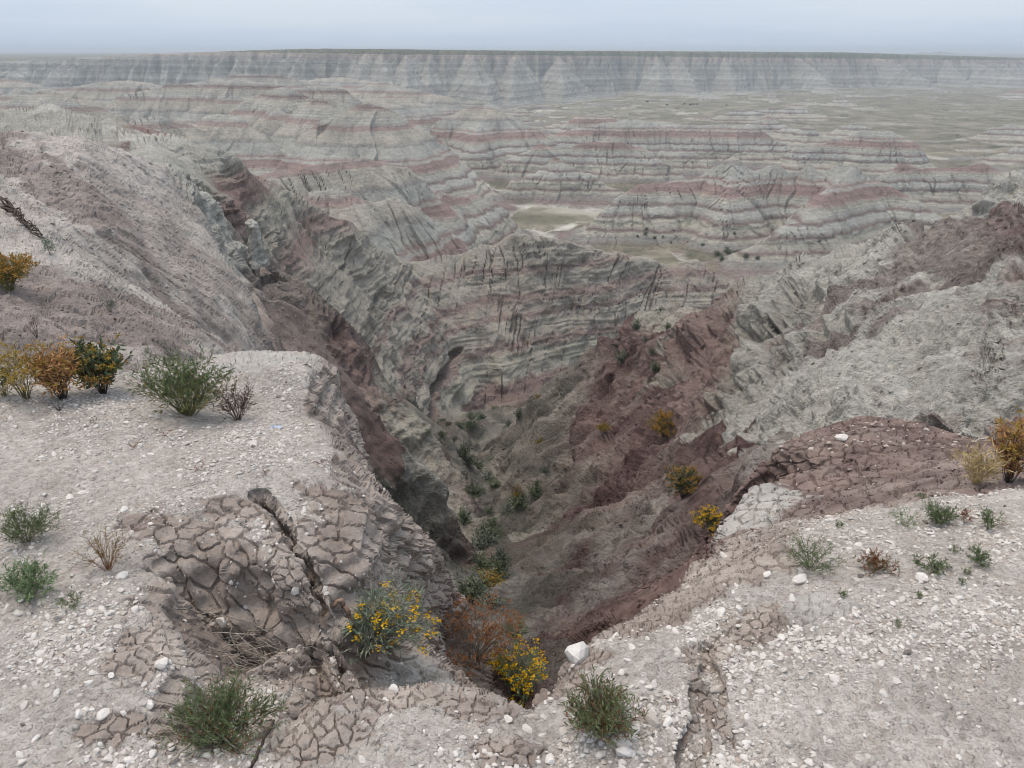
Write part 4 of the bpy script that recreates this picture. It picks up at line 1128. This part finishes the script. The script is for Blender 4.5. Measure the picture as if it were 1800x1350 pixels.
plant('green_weed', 'large green feathery weed growing out of the hollow beside the front mound', 'weed', 395, 1300, 118, 250, 'green', 'stem', n=92, br=5, lv=8, ll=.10, lw=.013, seed=19, flat=.75, leaf2='redweed')
plant('green_weed', 'rounded green red-stemmed weed at the rim across from the clay pit', 'weed', 1058, 1285, 105, 140, 'green', 'redweed', n=72, br=5, lv=8, ll=.11, lw=.016, seed=20, leaf2='redweed')
plant('sparse_weed', 'sparse green weed at the border of cracked clay and white stones', 'weed', 1425, 1000, 66, 120, 'green', 'stem', n=40, br=4, lv=6, ll=.10, lw=.014, seed=21)
plant('red_weed', 'low weed turning rust red on the gravel by the red mound', 'weed', 1540, 1003, 32, 82, 'redweed', 'redweed', n=34, br=3, lv=8, ll=.2, lw=.04, seed=22, leaf2='green')
plant('green_sprout', 'star-shaped green sprout beside the rust red weed', 'sprout', 1637, 1005, 34, 66, 'green', 'redweed', n=20, br=3, lv=8, ll=.2, lw=.04, seed=23)
plant('green_sprout', 'dark green branching sprout on the gravel beyond the star-shaped one', 'sprout', 1720, 990, 32, 64, 'green', 'stem', n=20, br=3, lv=8, ll=.2, lw=.04, seed=24)
plant('green_tuft', 'bright green grassy tuft at the foot of the red clay mound', 'tuft', 1650, 922, 46, 64, 'green', 'stem', n=44, br=2, lv=7, ll=.2, lw=.018, seed=25)
plant('green_sprout', 'upright green weed near the orange plants at the mound foot', 'sprout', 1735, 932, 44, 40, 'green', 'stem', n=16, br=3, lv=7, ll=.15, lw=.03, seed=26)
plant('sparse_weed', 'pale sparse weed along the lower edge of the red clay mound', 'weed', 1590, 922, 34, 70, 'wgreen', 'stem', n=26, br=3, lv=5, ll=.14, lw=.02, seed=27)
plant('red_sprout', 'small reddish sprout between the green tuft and the upright weed', 'sprout', 1695, 918, 30, 26, 'redweed', 'redweed', n=12, br=2, lv=5, ll=.18, lw=.04, seed=28)
plant('orange_weed', 'tall orange weed with yellow-green tops at the edge of the red mound', 'weed', 1772, 848, 140, 62, 'orange', 'darktwig', n=22, br=4, lv=8, ll=.09, lw=.02, seed=29, flower='gold', fl_n=8, fl_r=.03, fl_frac=.8, leaf2='rust')
plant('dry_grass', 'straw-coloured dry grass bent beside the tall orange weed', 'grass', 1715, 850, 88, 90, 'straw', 'straw', n=70, br=1, lv=3, ll=.18, lw=.014, seed=30, stem_r=.004)
for i, (px, py) in enumerate(((1476, 928), (1675, 972), (1700, 1012), (1578, 1102), (1615, 1052), (1660, 1000), (1480, 1050), (1690, 1030), (1620, 880))):
    plant('tiny_sprout', 'tiny green sprout scattered on the gravel by the red mound', 'sprout', px, py, 16, 20, 'green', 'redweed', n=8, br=1, lv=6, ll=.3, lw=.07, seed=40 + i, group='tiny sprouts on the gravel by the red mound')
for i, (px, py) in enumerate(((350, 825), (290, 770), (235, 790), (165, 745), (470, 838), (265, 1215), (560, 815), (1200, 1305), (1180, 1235))):
    plant('tiny_sprig', 'tiny withered sprig lying on pale gravel', 'sprig', px, py, 14, 30, 'redweed', 'darktwig', n=8, br=1, lv=3, ll=.3, lw=.07, seed=60 + i, group='withered sprigs on the gravel')

# shrubs on the canyon sides
plant('golden_shrub', 'rounded golden-brown shrub highest on the red clay face', 'shrub', 1168, 766, 50, 64, 'fargold', 'darktwig', n=40, br=3, lv=6, ll=.12, lw=.03, seed=31, flower='ochre', fl_n=8, fl_r=.04, fl_frac=.8, leaf2='dgreen')
plant('golden_shrub', 'ragged golden shrub with dead branches midway down the red clay face', 'shrub', 1200, 876, 68, 66, 'dgreen', 'darktwig', n=40, br=3, lv=6, ll=.12, lw=.03, seed=32, flower='ochre', fl_n=8, fl_r=.04, fl_frac=.8)
plant('yellow_shrub', 'yellow-flowered green shrub beside the pale clay buttress', 'shrub', 1248, 932, 52, 64, 'dgreen', 'darktwig', n=36, br=3, lv=6, ll=.12, lw=.03, seed=33, flower='yellow', fl_n=8, fl_r=.045, fl_frac=.8)
plant('yellow_shrub', 'small yellow shrub on the greyish part of the red face', 'shrub', 1064, 758, 20, 30, 'fargold', 'darktwig', n=20, br=2, lv=5, ll=.2, lw=.06, seed=34, flower='gold', fl_n=6, fl_r=.07, fl_frac=.8)

# dark bushes: three kinds, copied over the ravine
def bush_proto(i, leaf):
    rg = np.random.default_rng(300 + i)
    st, lf = MB(), MB()
    B, D = [], []
    for k in range(22):
        a = rg.uniform(0, 6.28); q = math.sqrt(rg.random()); e = np.array([math.cos(a) * q * .55, math.sin(a) * q * .55, rg.uniform(.5, 1.0) * (1 - .5 * q * q)])
        t = np.linspace(0, 1, 4)[:, None]
        P = np.array([0, 0, -.1]) * (1 - t) + e * t + rg.normal(0, .03, (4, 3)); st.tube(P, .018, .006)
        for s0 in rg.uniform(.25, 1, 20):
            o = np.array([0, 0, -.1]) * (1 - s0) + e * s0
            B.append(o + rg.normal(0, .07, 3)); D.append(e / np.linalg.norm(e) * .6 + rg.normal(0, .6, 3))
    lf.blades(np.array(B), np.array(D), .16, .05, rg)
    return (make_mesh('bush_stems', np.concatenate(st.v), np.concatenate(st.t), PM['darktwig'], False), make_mesh('bush_foliage', np.concatenate(lf.v), np.concatenate(lf.t), PM[leaf], False))
BP = [bush_proto(0, 'dgreen'), bush_proto(1, 'farsage'), bush_proto(2, 'dgreen'), bush_proto(3, 'fargold')]
def bush(px, py, wpx, kind, label, group, hf=.9):
    vi = at_px(px, py); dep = SPD.ravel()[vi]
    w = wpx * dep / FPX
    root = bpy.data.objects.new('bush', None); COL.objects.link(root)
    root.location = co[vi].astype(float) - np.array([0, 0, .04 * w]); root.scale = (w * .9, w * .9, w * hf); root.rotation_euler = (0, 0, random.uniform(0, 6.28))
    root['label'] = label; root['category'] = 'bush'; root['group'] = group
    for nm, me in (('stems', BP[kind][0]), ('foliage', BP[kind][1])):
        o = put(nm, me, root)
        if nm == 'foliage': o['kind'] = 'stuff'
FLB = [(832, 1045, 60, 0), (858, 1030, 46, 3), (862, 1062, 42, 1), (905, 1115, 40, 2), (848, 962, 34, 1), (845, 938, 32, 0), (868, 925, 26, 2), (822, 915, 26, 2), (858, 900, 24, 0), (890, 902, 30, 1), (915, 890, 34, 0), (945, 870, 30, 2), (905, 872, 24, 3), (872, 858, 22, 2), (838, 868, 24, 0),
       (855, 842, 26, 1), (838, 828, 28, 0), (825, 812, 20, 2), (812, 798, 20, 0), (862, 815, 18, 1), (800, 775, 18, 2), (780, 765, 18, 0), (770, 752, 20, 1), (806, 755, 18, 2), (830, 752, 16, 0), (850, 733, 20, 2), (868, 724, 18, 0), (830, 735, 16, 1), (890, 745, 14, 1), (905, 728, 14, 2), (935, 712, 14, 0), (948, 700, 16, 3),
       (780, 742, 14, 2), (755, 760, 14, 1), (882, 780, 16, 1), (950, 780, 16, 3), (900, 800, 14, 2), (960, 830, 18, 1), (870, 945, 24, 2), (880, 975, 30, 1), (846, 1000, 40, 0), (878, 1010, 36, 2), (790, 748, 14, 0), (842, 742, 14, 2)]
KIND = ('dark green', 'grey-green', 'deep green', 'golden-tipped')
for px, py, w, k in FLB:
    where = 'at the head of the ravine behind the rusty shrub' if py > 985 else 'in the narrow middle of the ravine bottom' if py > 850 else 'where the ravine bends below the banded wall' if py > 770 else 'at the foot of the banded wall'
    bush(px + random.uniform(-4, 4), py, w * random.uniform(1.0, 1.7), k, KIND[k] + ' bush ' + where, 'bushes in the ravine bottom', random.uniform(.5, .85))
for px, py, w, k in ((1160, 550, 20, 0), (1118, 578, 26, 1), (1092, 634, 34, 1), (1146, 622, 16, 2), (1152, 654, 26, 2), (1138, 648, 20, 1), (1172, 575, 16, 0), (1136, 600, 16, 1), (1115, 596, 14, 2)):
    bush(px, py, w, k, 'grey-green bush on the crest of the red clay spur', 'bushes on the spur crest', .75)
for px, py, w, k in ((1262, 448, 16, 0), (1278, 444, 18, 2), (1296, 446, 18, 0), (1312, 452, 16, 1), (1270, 456, 14, 2), (1330, 456, 12, 0), (1134, 412, 9, 0), (1136, 404, 8, 2), (1150, 420, 8, 2), (1210, 428, 8, 0), (1120, 416, 7, 2), (1165, 418, 7, 0), (1290, 412, 8, 2), (1236, 432, 9, 0), (1180, 428, 7, 2), (1440, 424, 8, 0)):
    bush(px, py, w, k, 'dark bush at the foot of the wide banded hill', 'bushes below the banded hill', .7)

# ------------------------------------------------------------------ the little spire on the spur
sb = np.array(p(447, 446, 32.3)); rg = np.random.default_rng(8)
hd = MB(); rings = []
for k_ in range(15):
    f_ = k_ / 14; w_ = np.interp(f_, [0, .12, .3, .55, .75, .86, .94, 1], [.62, .44, .31, .26, .22, .27, .24, .08])
    for j_ in range(16):
        a_ = 2 * math.pi * j_ / 16; rr_ = w_ * (1 + rg.normal(0, .11) + .10 * math.sin(3 * a_ + 5 * f_))
        rings.append((.16 * math.sin(3 * f_) * f_ + rr_ * math.cos(a_) , rr_ * math.sin(a_), -.5 + f_ * 1.95 + rg.normal(0, .02)))
Fh = []
for k_ in range(14):
    for j_ in range(16):
        a_, b_ = k_ * 16 + j_, k_ * 16 + (j_ + 1) % 16; Fh += [(a_, b_, b_ + 16), (a_, b_ + 16, a_ + 16)]
Fh += [(14 * 16, 14 * 16 + j_, 14 * 16 + j_ + 1) for j_ in range(1, 15)]
hd.add(rings, Fh)
me_h = make_mesh('rock_spire', np.concatenate(hd.v), np.concatenate(hd.t), M_CANYON, False)
a_ = me_h.attributes.new('strat', 'FLOAT', 'POINT'); a_.data.foreach_set('value', np.array([q[2] + sb[2] + 1.5 for q in rings], np.float32))
o = put('rock_spire', me_h, label='slender rock spire standing on the banded spur beyond the hillside', category='spire'); o.location = sb
# ------------------------------------------------------------------ dead wood
def stick(name, label, cat, pix, r0, r1, mat='twig', lift=.01, k=5, wob=.004, group=None):
    pts = []
    for px, py, up in pix:
        v = co[at_px(px, py)].astype(float); pts.append(v + [0, 0, up])
    pts = np.array(pts); t = np.linspace(0, 1, len(pts)); tt_ = np.linspace(0, 1, len(pts) * 4 - 3)
    P = np.stack([np.interp(tt_, t, pts[:, i]) for i in range(3)], -1)
    P[1:-1] = (P[:-2] + P[1:-1] * 2 + P[2:]) / 4
    P += np.random.default_rng(int(pix[0][0])).normal(0, wob, P.shape)
    b = P[0].copy(); m = MB(); m.tube(P - b, r0, r1, k)
    o = m.build(name, PM[mat], smooth=True, label=label, category=cat); o.location = b
    if group: o['group'] = group
    return o
stick('root', 'thick arched root poking out of the cracked clay wall', 'root', [(573, 1082, -.01), (582, 1072, .02), (600, 1070, .035), (612, 1085, .03), (622, 1105, .0)], .012, .008, 'bark')
stick('stick', 'short brown stick standing at the edge of the front mound', 'stick', [(444, 1345, .0), (462, 1318, .02), (484, 1290, .045)], .005, .0035, 'darktwig')
stick('stick', 'long pale curved stick lying across the feathery weed', 'stick', [(300, 1345, .01), (345, 1315, .03), (380, 1308, .04), (420, 1325, .02)], .004, .002, 'twig')
stick('stick', 'thin bleached twig bridging the clay pit', 'stick', [(310, 1080, .02), (360, 1100, .06), (420, 1120, .09), (510, 1138, .02)], .003, .0015, 'twig')
stick('stick', 'thin dry stem hanging down the clay wall under the root', 'stick', [(598, 1100, .02), (594, 1150, .03), (580, 1198, .02)], .003, .0015, 'twig')
for i in range(7):
    y0 = 352 + i * 3; a = i * 2.0
    stick('branch', 'dark dead branch lying on the pale hillside', 'branch', [(2 + i * 2, y0, .02), (22 + a, y0 + 20, .06), (42 + a, y0 + 40, .05), (60 + 2 * a, y0 + 50 + i, .01)], .012, .005, 'darktwig', wob=.02, group='dead branches on the hillside')
# tangle of grey twigs in the pit
tg = bpy.data.objects.new('twig_tangle', None); COL.objects.link(tg)
tb = co[at_px(420, 1150)].astype(float); tg.location = tb
tg['label'] = 'tangle of bleached grey twigs filling the clay pit'; tg['category'] = 'twigs'
rg = np.random.default_rng(77)
for i in range(64):
    c = rg.normal(0, 1, 3) * [.10, .06, .02] + [.0, -.02, .045]
    a = rg.normal(.35, .6); l = rg.uniform(.05, .16); d = np.array([math.cos(a), -math.sin(a) * .6, rg.normal(0, .25)])
    m = MB(); t = np.linspace(-1, 1, 5)[:, None]
    m.tube(c + d * l * t + rg.normal(0, .006, (5, 3)) + np.array([0, 0, -.03]) * t * t, rg.uniform(.0012, .0028), .0008)
    m.build('twig', PM['twig'], tg)
# scrap of litter
m = MB(); rg = np.random.default_rng(3)
gx, gy = np.meshgrid(np.linspace(-.03, .03, 7), np.linspace(-.014, .014, 4), indexing='ij')
V = np.stack([gx, gy, .008 + rg.normal(0, .004, gx.shape)], -1).reshape(-1, 3)
Vb = V - [0, 0, .0025]
F = []
for i in range(6):
    for j in range(3):
        a = i * 4 + j; F += [(a, a + 4, a + 5), (a, a + 5, a + 1)]; F += [(a + 28, a + 33, a + 32), (a + 28, a + 29, a + 33)]
m.add(np.concatenate([V, Vb]), F)
PM['scrap'] = plant_mat('pale_blue_plastic', [(168, 182, 204), (196, 206, 222)], 90, .4)
o = m.build('plastic_scrap', PM['scrap'], label='small crumpled pale blue scrap on the gravel by the white block', category='litter'); o.location = co[at_px(485, 753)]

# ------------------------------------------------------------------ grazing animals far out on the grass
def loft(m, rings, k=8):
    V = []
    for (x, z, ry, rz, y) in rings:
        for j in range(k):
            a = 2 * math.pi * j / k; V.append((x, y + ry * math.cos(a), z + rz * math.sin(a)))
    F = []
    for i in range(len(rings) - 1):
        for j in range(k):
            a, b = i * k + j, i * k + (j + 1) % k; F += [(a, b, b + k), (a, b + k, a + k)]
    n = len(rings)
    F += [(0, j + 1, j) for j in range(1, k - 1)] + [((n - 1) * k, (n - 1) * k + j, (n - 1) * k + j + 1) for j in range(1, k - 1)]
    m.add(V, F)
bm = MB()
loft(bm, [(-1.25, 1.15, .12, .2, 0), (-1.1, 1.15, .34, .42, 0), (-.6, 1.12, .44, .5, 0), (0, 1.12, .48, .56, 0), (.5, 1.25, .46, .66, 0), (.85, 1.3, .4, .6, 0), (1.15, 1.1, .3, .42, 0), (1.4, .8, .22, .3, 0), (1.6, .5, .16, .2, 0), (1.68, .38, .08, .1, 0)])
for x, y in ((-.95, .24), (-.95, -.24), (.7, .22), (.7, -.22)):
    kx = -.12 if x < 0 else .05
    bm.tube([(x, y, 1.0), (x - kx, y, .62), (x + kx, y, .34), (x, y, -.02)], .17, .07, 6)
bm.tube([(-1.22, 0, 1.3), (-1.36, 0, 1.0), (-1.38, 0, .6)], .05, .03, 5)
for y in (.16, -.16):
    bm.tube([(1.3, y, 1.05), (1.3, y * 2, 1.15), (1.3, y * 2.1, 1.3)], .05, .015, 5)
PM['hide'] = plant_mat('dark_hide', [(34, 28, 24), (52, 42, 36)], 3)
bme = make_mesh('grazing_animal', np.concatenate(bm.v), np.concatenate(bm.t), PM['hide'], True)
for px, py, rz in ((1138, 176.5, .2), (1171, 185, .1), (1203, 183, 3.0), (1212, 184.5, .4), (1217, 184, 2.8), (1221, 185, 1.2), (1226, 185, .1), (1277, 185.5, 1.5)):
    o = put('grazing_animal', bme, label='dark grazing animal far out on the valley grass', category='bison', group='herd on the valley grass')
    o.location = co[at_px(px, py, 6)]; o.rotation_euler = (0, 0, rz)
print('plants', round(time.time() - T0, 1))
# ------------------------------------------------------------------ stones and clods
rs = np.random.default_rng(99)
phi = (1 + 5 ** .5) / 2
ICO_V = np.array([(-1, phi, 0), (1, phi, 0), (-1, -phi, 0), (1, -phi, 0), (0, -1, phi), (0, 1, phi), (0, -1, -phi), (0, 1, -phi), (phi, 0, -1), (phi, 0, 1), (-phi, 0, -1), (-phi, 0, 1)]) / math.sqrt(1 + phi * phi)
ICO_F = np.array([(0, 11, 5), (0, 5, 1), (0, 1, 7), (0, 7, 10), (0, 10, 11), (1, 5, 9), (5, 11, 4), (11, 10, 2), (10, 7, 6), (7, 1, 8), (3, 9, 4), (3, 4, 2), (3, 2, 6), (3, 6, 8), (3, 8, 9), (4, 9, 5), (2, 4, 11), (6, 2, 10), (8, 6, 7), (9, 8, 1)])
OCT_V = np.array([(1, 0, 0), (-1, 0, 0), (0, 1, 0), (0, -1, 0), (0, 0, .9), (0, 0, -.9)], float)
OCT_F = np.array([(0, 2, 4), (2, 1, 4), (1, 3, 4), (3, 0, 4), (2, 0, 5), (1, 2, 5), (3, 1, 5), (0, 3, 5)])
t = NT_('white_stone')
tone = t.attr('tone')
sc_ = t.ramp(tone, [(0, lin(96, 92, 88)), (.05, lin(120, 112, 106)), (.09, lin(176, 160, 148)), (.3, lin(180, 170, 160)), (.6, lin(198, 190, 181)), (1, lin(218, 212, 204))])
sn_ = t.noise(90, 3, .7); sv_ = t.rng(sn_.outputs['Fac'], .3, .7, .84, 1.08)
cc_ = t.n('ShaderNodeCombineColor'); [t.l(sv_, cc_.inputs[i]) for i in range(3)]
t.l(t.mix(1.0, sc_, cc_.outputs[0], 'MULTIPLY'), t.b.inputs['Base Color'])
M_STONE = t.m

QA = None
def pick(weight, n):
    """random places on the terrain quads, chance by weight x area; returns point, normal, source vertex"""
    w = weight[:-1, :-1]
    e1 = np.stack([VX[1:, :-1] - VX[:-1, :-1], VY[1:, :-1] - VY[:-1, :-1], VZ[1:, :-1] - VZ[:-1, :-1]], -1)
    e2 = np.stack([VX[:-1, 1:] - VX[:-1, :-1], VY[:-1, 1:] - VY[:-1, :-1], VZ[:-1, 1:] - VZ[:-1, :-1]], -1)
    ar = np.linalg.norm(np.cross(e1, e2), axis=-1)
    pr = (w * ar).ravel(); cs = np.cumsum(pr)
    k = np.searchsorted(cs, rs.random(n) * cs[-1])
    i, j = np.divmod(k, NCOL - 1)
    a, b = rs.random(n)[:, None], rs.random(n)[:, None]
    P = np.stack([VX[i, j], VY[i, j], VZ[i, j]], -1) + a * e1[i, j] + b * e2[i, j]
    return P, NRM[i, j], i * NCOL + j
def rocks(P, N, R, Vb, Fb, flat=.6, sink=.1):
    n = len(P)
    J = Vb[None] * rs.uniform(.62, 1.3, (n, len(Vb), 1))
    J = J * np.stack([rs.uniform(.8, 1.35, n), rs.uniform(.65, 1.0, n), rs.uniform(.6, 1.1, n) * flat], -1)[:, None, :]
    a = rs.uniform(0, 6.28, n); tl = rs.normal(0, .35, n)
    c, s = np.cos(tl)[:, None], np.sin(tl)[:, None]
    x, y, z = J[..., 0], J[..., 1], J[..., 2]
    x, z = c * x - s * z, s * x + c * z
    c, s = np.cos(a)[:, None], np.sin(a)[:, None]
    x, y = c * x - s * y, s * x + c * y
    # stand on the slope: tilt to the surface normal
    T = np.cross([0., 1., 0.], N); T /= np.linalg.norm(T, axis=1, keepdims=True) + 1e-9
    B = np.cross(N, T)
    V = P[:, None, :] + R[:, None, None] * (x[..., None] * T[:, None, :] + y[..., None] * B[:, None, :] + (z + flat * sink * 1.6)[..., None] * N[:, None, :])
    F = Fb[None] + np.arange(n)[:, None, None] * len(Vb)
    return V.reshape(-1, 3), F.reshape(-1, 3)
vw = (SPD > 0) & (SPX > -450) & (SPX < 2250) & (SPY > 560) & (SPY < 1600)
gw = vw * (m_gravel + .09 * m_clay * ground + .01 * rimm) * (DIST < 7.5)
gw = gw * np.clip(.55 + 1.9 * fbm(VX / .42, VY / .42, 3, 1), .05, 2.2)
NP = 31000
P, N, src = pick(gw / np.maximum(DIST / 2.2, .8) ** 1.0, NP)
R = np.clip(rs.lognormal(math.log(.0046), .5, NP), .002, .015)
V, F = rocks(P, N, R, ICO_V, ICO_F)
me = make_mesh('pebbles', V, F, M_STONE, False)
tn = np.clip(rs.beta(4, 2.2, NP), 0, 1); tn[rs.random(NP) < .022] *= .12
a_ = me.attributes.new('tone', 'FLOAT', 'POINT'); a_.data.foreach_set('value', np.repeat(tn, 12).astype(np.float32))
put('pebbles', me, kind='stuff', label='small white pebbles covering the gravel ground', category='pebbles')

# the larger stones one by one
protos = []
for i in range(12):
    rs2 = np.random.default_rng(500 + i)
    bmv = []
    # subdivided icosahedron for a less faceted stone
    V0, F0 = ICO_V.copy(), ICO_F
    mid = {}; V1 = [tuple(v) for v in V0]; F1 = []
    def mp(a, b):
        k = (min(a, b), max(a, b))
        if k not in mid:
            q = (np.array(V1[a]) + np.array(V1[b])) / 2; q /= np.linalg.norm(q); mid[k] = len(V1); V1.append(tuple(q))
        return mid[k]
    for a, b, c in F0:
        ab, bc, ca = mp(a, b), mp(b, c), mp(c, a); F1 += [(a, ab, ca), (b, bc, ab), (c, ca, bc), (ab, bc, ca)]
    V1 = np.array(V1)
    for _ in range(9):                       # chip it with random cutting planes
        d = rs2.normal(0, 1, 3); d /= np.linalg.norm(d); h = rs2.uniform(.55, .8)
        e = V1 @ d - h; V1 = V1 - np.clip(e, 0, None)[:, None] * d
    V1 = V1 * [1.15, rs2.uniform(.7, .95), rs2.uniform(.45, .7)]
    me = make_mesh('stone', V1, np.array(F1), M_STONE, False)
    a_ = me.attributes.new('tone', 'FLOAT', 'POINT'); a_.data.foreach_set('value', np.full(len(V1), (.95, .85, .7, .9, .55, .8, .92, .65, .88, .75, .35, .04)[i], np.float32))
    protos.append(me)
def stone(P, N, r, k, label, group=None, name='stone'):
    o = put(name, protos[k], label=label, category='stone')
    if group: o['group'] = group
    o.location = P + N * r * .18; o.scale = (r, r, r)
    q = Vector(N).to_track_quat('Z', 'Y').to_euler(); o.rotation_euler = (q.x + rs.normal(0, .2), q.y + rs.normal(0, .2), rs.uniform(0, 6.28))
    return o
sw = np.zeros(VX.shape)
for px, py, z, rad, wgt in ((180, 1290, -1.6, .22, 3), (300, 1200, -1.61, .2, 2.5), (270, 1130, -1.6, .16, 1.5), (230, 1250, -1.6, .2, 3), (600, 1320, -1.6, .22, 1.6), (800, 1290, -1.62, .22, 1.6), (1060, 1100, -1.65, .1, 1.5), (1370, 1030, -1.66, .14, 4), (1330, 1050, -1.66, .12, 3), (1200, 1200, -1.62, .25, 1.6), (1150, 1280, -1.6, .25, 2), (1300, 1250, -1.6, .5, .8), (1500, 1150, -1.6, .6, .7), (1650, 1250, -1.6, .5, .6), (300, 830, -1.6, .9, .25), (930, 1260, -1.66, .12, 2.5), (100, 1150, -1.6, .3, .6)):
    q = g(px, py, z); sw = np.maximum(sw, wgt * np.exp(-((VX - q[0]) ** 2 + (VY - q[1]) ** 2) / (2 * rad * rad)))
sw = sw * vw * (ground | rimm) * (STEEP < .45) * (DIST < 5) * (.10 + m_gravel)
P, N, src = pick(sw, 276)
R = np.clip(rs.lognormal(math.log(.0115), .34, 276), .008, .025)
for i in range(276):
    k = int(rs.integers(0, 11)) if rs.random() > .06 else 11
    if k == 11: stone(P[i], N[i], R[i] * .75, 11, 'small dark grey stone among the white gravel', 'dark stones on the gravel')
    else:
        ux, uy, _ = project(*P[i])
        wh = 'near the clay pit and feathery weed' if ux < 420 and uy > 1000 else 'on the gravel flat before the green shrub' if ux < 500 else 'on the front mound' if ux < 980 and uy > 1180 else 'in the rubble beside the sparse weed' if 1280 < ux < 1460 and uy < 1090 else 'on the gravel below the rounded rim weed' if ux < 1290 else 'on the wide gravel by the red mound'
        sz = 'large' if R[i] > .0155 else 'small' if R[i] < .0115 else 'mid-sized'
        tone_ = 'bright white' if k in (0, 3, 6, 8, 1) else 'cream' if k in (2, 5, 7, 9) else 'pale tan'
        stone(P[i], N[i], R[i], k, sz + ' ' + tone_ + ' stone ' + wh, 'white stones on the gravel')
def named(px, py, wpx, k, label, lift=0.0):
    vi = at_px(px, py); r = wpx * SPD.ravel()[vi] / FPX * .5
    o = stone(co[vi].astype(float) + [0, 0, lift], NF[vi], r, k, label); return o
named(1018, 1160, 62, 0, 'big smooth white stone perched on the lip of the rim across from the clay pit', .01)
named(1405, 1022, 36, 3, 'flat white stone slab tilted among the rubble beside the cracked clay')
named(215, 1016, 26, 1, 'flat white stone at the gravelly lip of the clay pit')
named(393, 1108, 28, 2, 'grey-white stone lodged in the twigs of the clay pit', .04)
named(285, 1168, 34, 5, 'blocky white stone at the near edge of the clay pit')
named(180, 1258, 30, 8, 'rounded white stone on the brown earth beside the feathery weed')
named(1595, 1148, 16, 11, 'dark blue-grey pebble alone on the gravel by the red mound')
named(1480, 770, 22, 6, 'white stone on the red clay mound')
# strip of pale rubble on the red mound, and crumbs on it
mw = vw * is_('clay_mound') * np.maximum(spot(p(1560, 770, 5.2), .8, .35, 0, .4), .05)
P, N, src = pick(mw, 300)
V, F = rocks(P, N, np.clip(rs.lognormal(math.log(.012), .4, 300), .005, .026), ICO_V, ICO_F)
me = make_mesh('rubble', V, F, M_STONE, False); a_ = me.attributes.new('tone', 'FLOAT', 'POINT'); a_.data.foreach_set('value', np.repeat(rs.uniform(.08, .4, 300), 12).astype(np.float32))
put('rubble', me, kind='stuff', label='pale rubble strewn over the red clay mound', category='rubble')
# clods that crumble from the slopes, coloured like the bed they lie on
def clods(sel, n, px0, px1, name, label, mat, flat=.75):
    P, N, src = pick(sel * vw2 / np.maximum(DIST, 1) ** 2 * (.3 + np.clip(.6 + fbm(VX / (DIST * .06), VY / (DIST * .06), 2, 0), 0, 2)), n)
    R = rs.uniform(0, 1, n) ** 2.2 * (px1 - px0) + px0
    R = R * DIST.ravel()[src] / 774.0 * .5
    V, F = rocks(P, N, R, OCT_V, OCT_F, flat, .15)
    me = make_mesh(name, V, F, mat, False)
    for k in AT:
        a_ = me.attributes.new(k, 'FLOAT', 'POINT'); a_.data.foreach_set('value', np.repeat(AT[k][src], 6))
    put(name, me, kind='stuff', label=label, category='clods')
vw2 = inview & (DIST < 70)
clods(hil * 1.0, 7000, 1.6, 5.0, 'clay_clods', 'loose clay crumbs on the pale hillside', M_HILL)
clods((led | rsp) * 1.0, 9000, 1.6, 5.5, 'clay_clods', 'loose clay crumbs on the ledged ridge and red face', M_CANYON)
clods((spu | is_('canyon_floor')) * 1.0, 4000, 1.6, 4.5, 'clay_clods', 'loose clay crumbs on the spur and ravine bottom', M_CANYON)
clods((is_('clay_mound') | rimm) * 1.0, 5000, 2.0, 6.0, 'clay_clods', 'loose clay crumbs on the rim slopes and red mound', M_NEAR)
clods(ground * np.clip(m_clay + .15, 0, 1) * (DIST < 6), 7000, 1.5, 4.5, 'clay_crumbs', 'fine clay crumbs on the brown cracked ground', M_NEAR)
print('stones', round(time.time() - T0, 1))
# ------------------------------------------------------------------ haze: one box of thin air round everything
def box_mesh(name, x0, x1, y0, y1, z0, z1):
    me = bpy.data.meshes.new(name)
    V = [(x, y, z) for z in (z0, z1) for y in (y0, y1) for x in (x0, x1)]
    me.from_pydata(V, [], [(0, 2, 3, 1), (4, 5, 7, 6), (0, 1, 5, 4), (2, 6, 7, 3), (0, 4, 6, 2), (1, 3, 7, 5)])
    return me
hz_m = bpy.data.materials.new('haze_air'); hz_m.use_nodes = True
ht = hz_m.node_tree; ht.nodes.clear()
ho = ht.nodes.new('ShaderNodeOutputMaterial'); hv = ht.nodes.new('ShaderNodeVolumePrincipled')
hv.inputs['Color'].default_value = (.88, .95, 1.0, 1); hv.inputs['Density'].default_value = 0.00031; hv.inputs['Anisotropy'].default_value = 0.0
ht.links.new(hv.outputs[0], ho.inputs['Volume'])
hme = box_mesh('haze', -15500, 15500, -60, 15500, -75, 24); hme.materials.append(hz_m)
put('haze', hme, kind='stuff', label='thin pale blue haze over the badlands', category='haze')
print('done', round(time.time() - T0, 1))
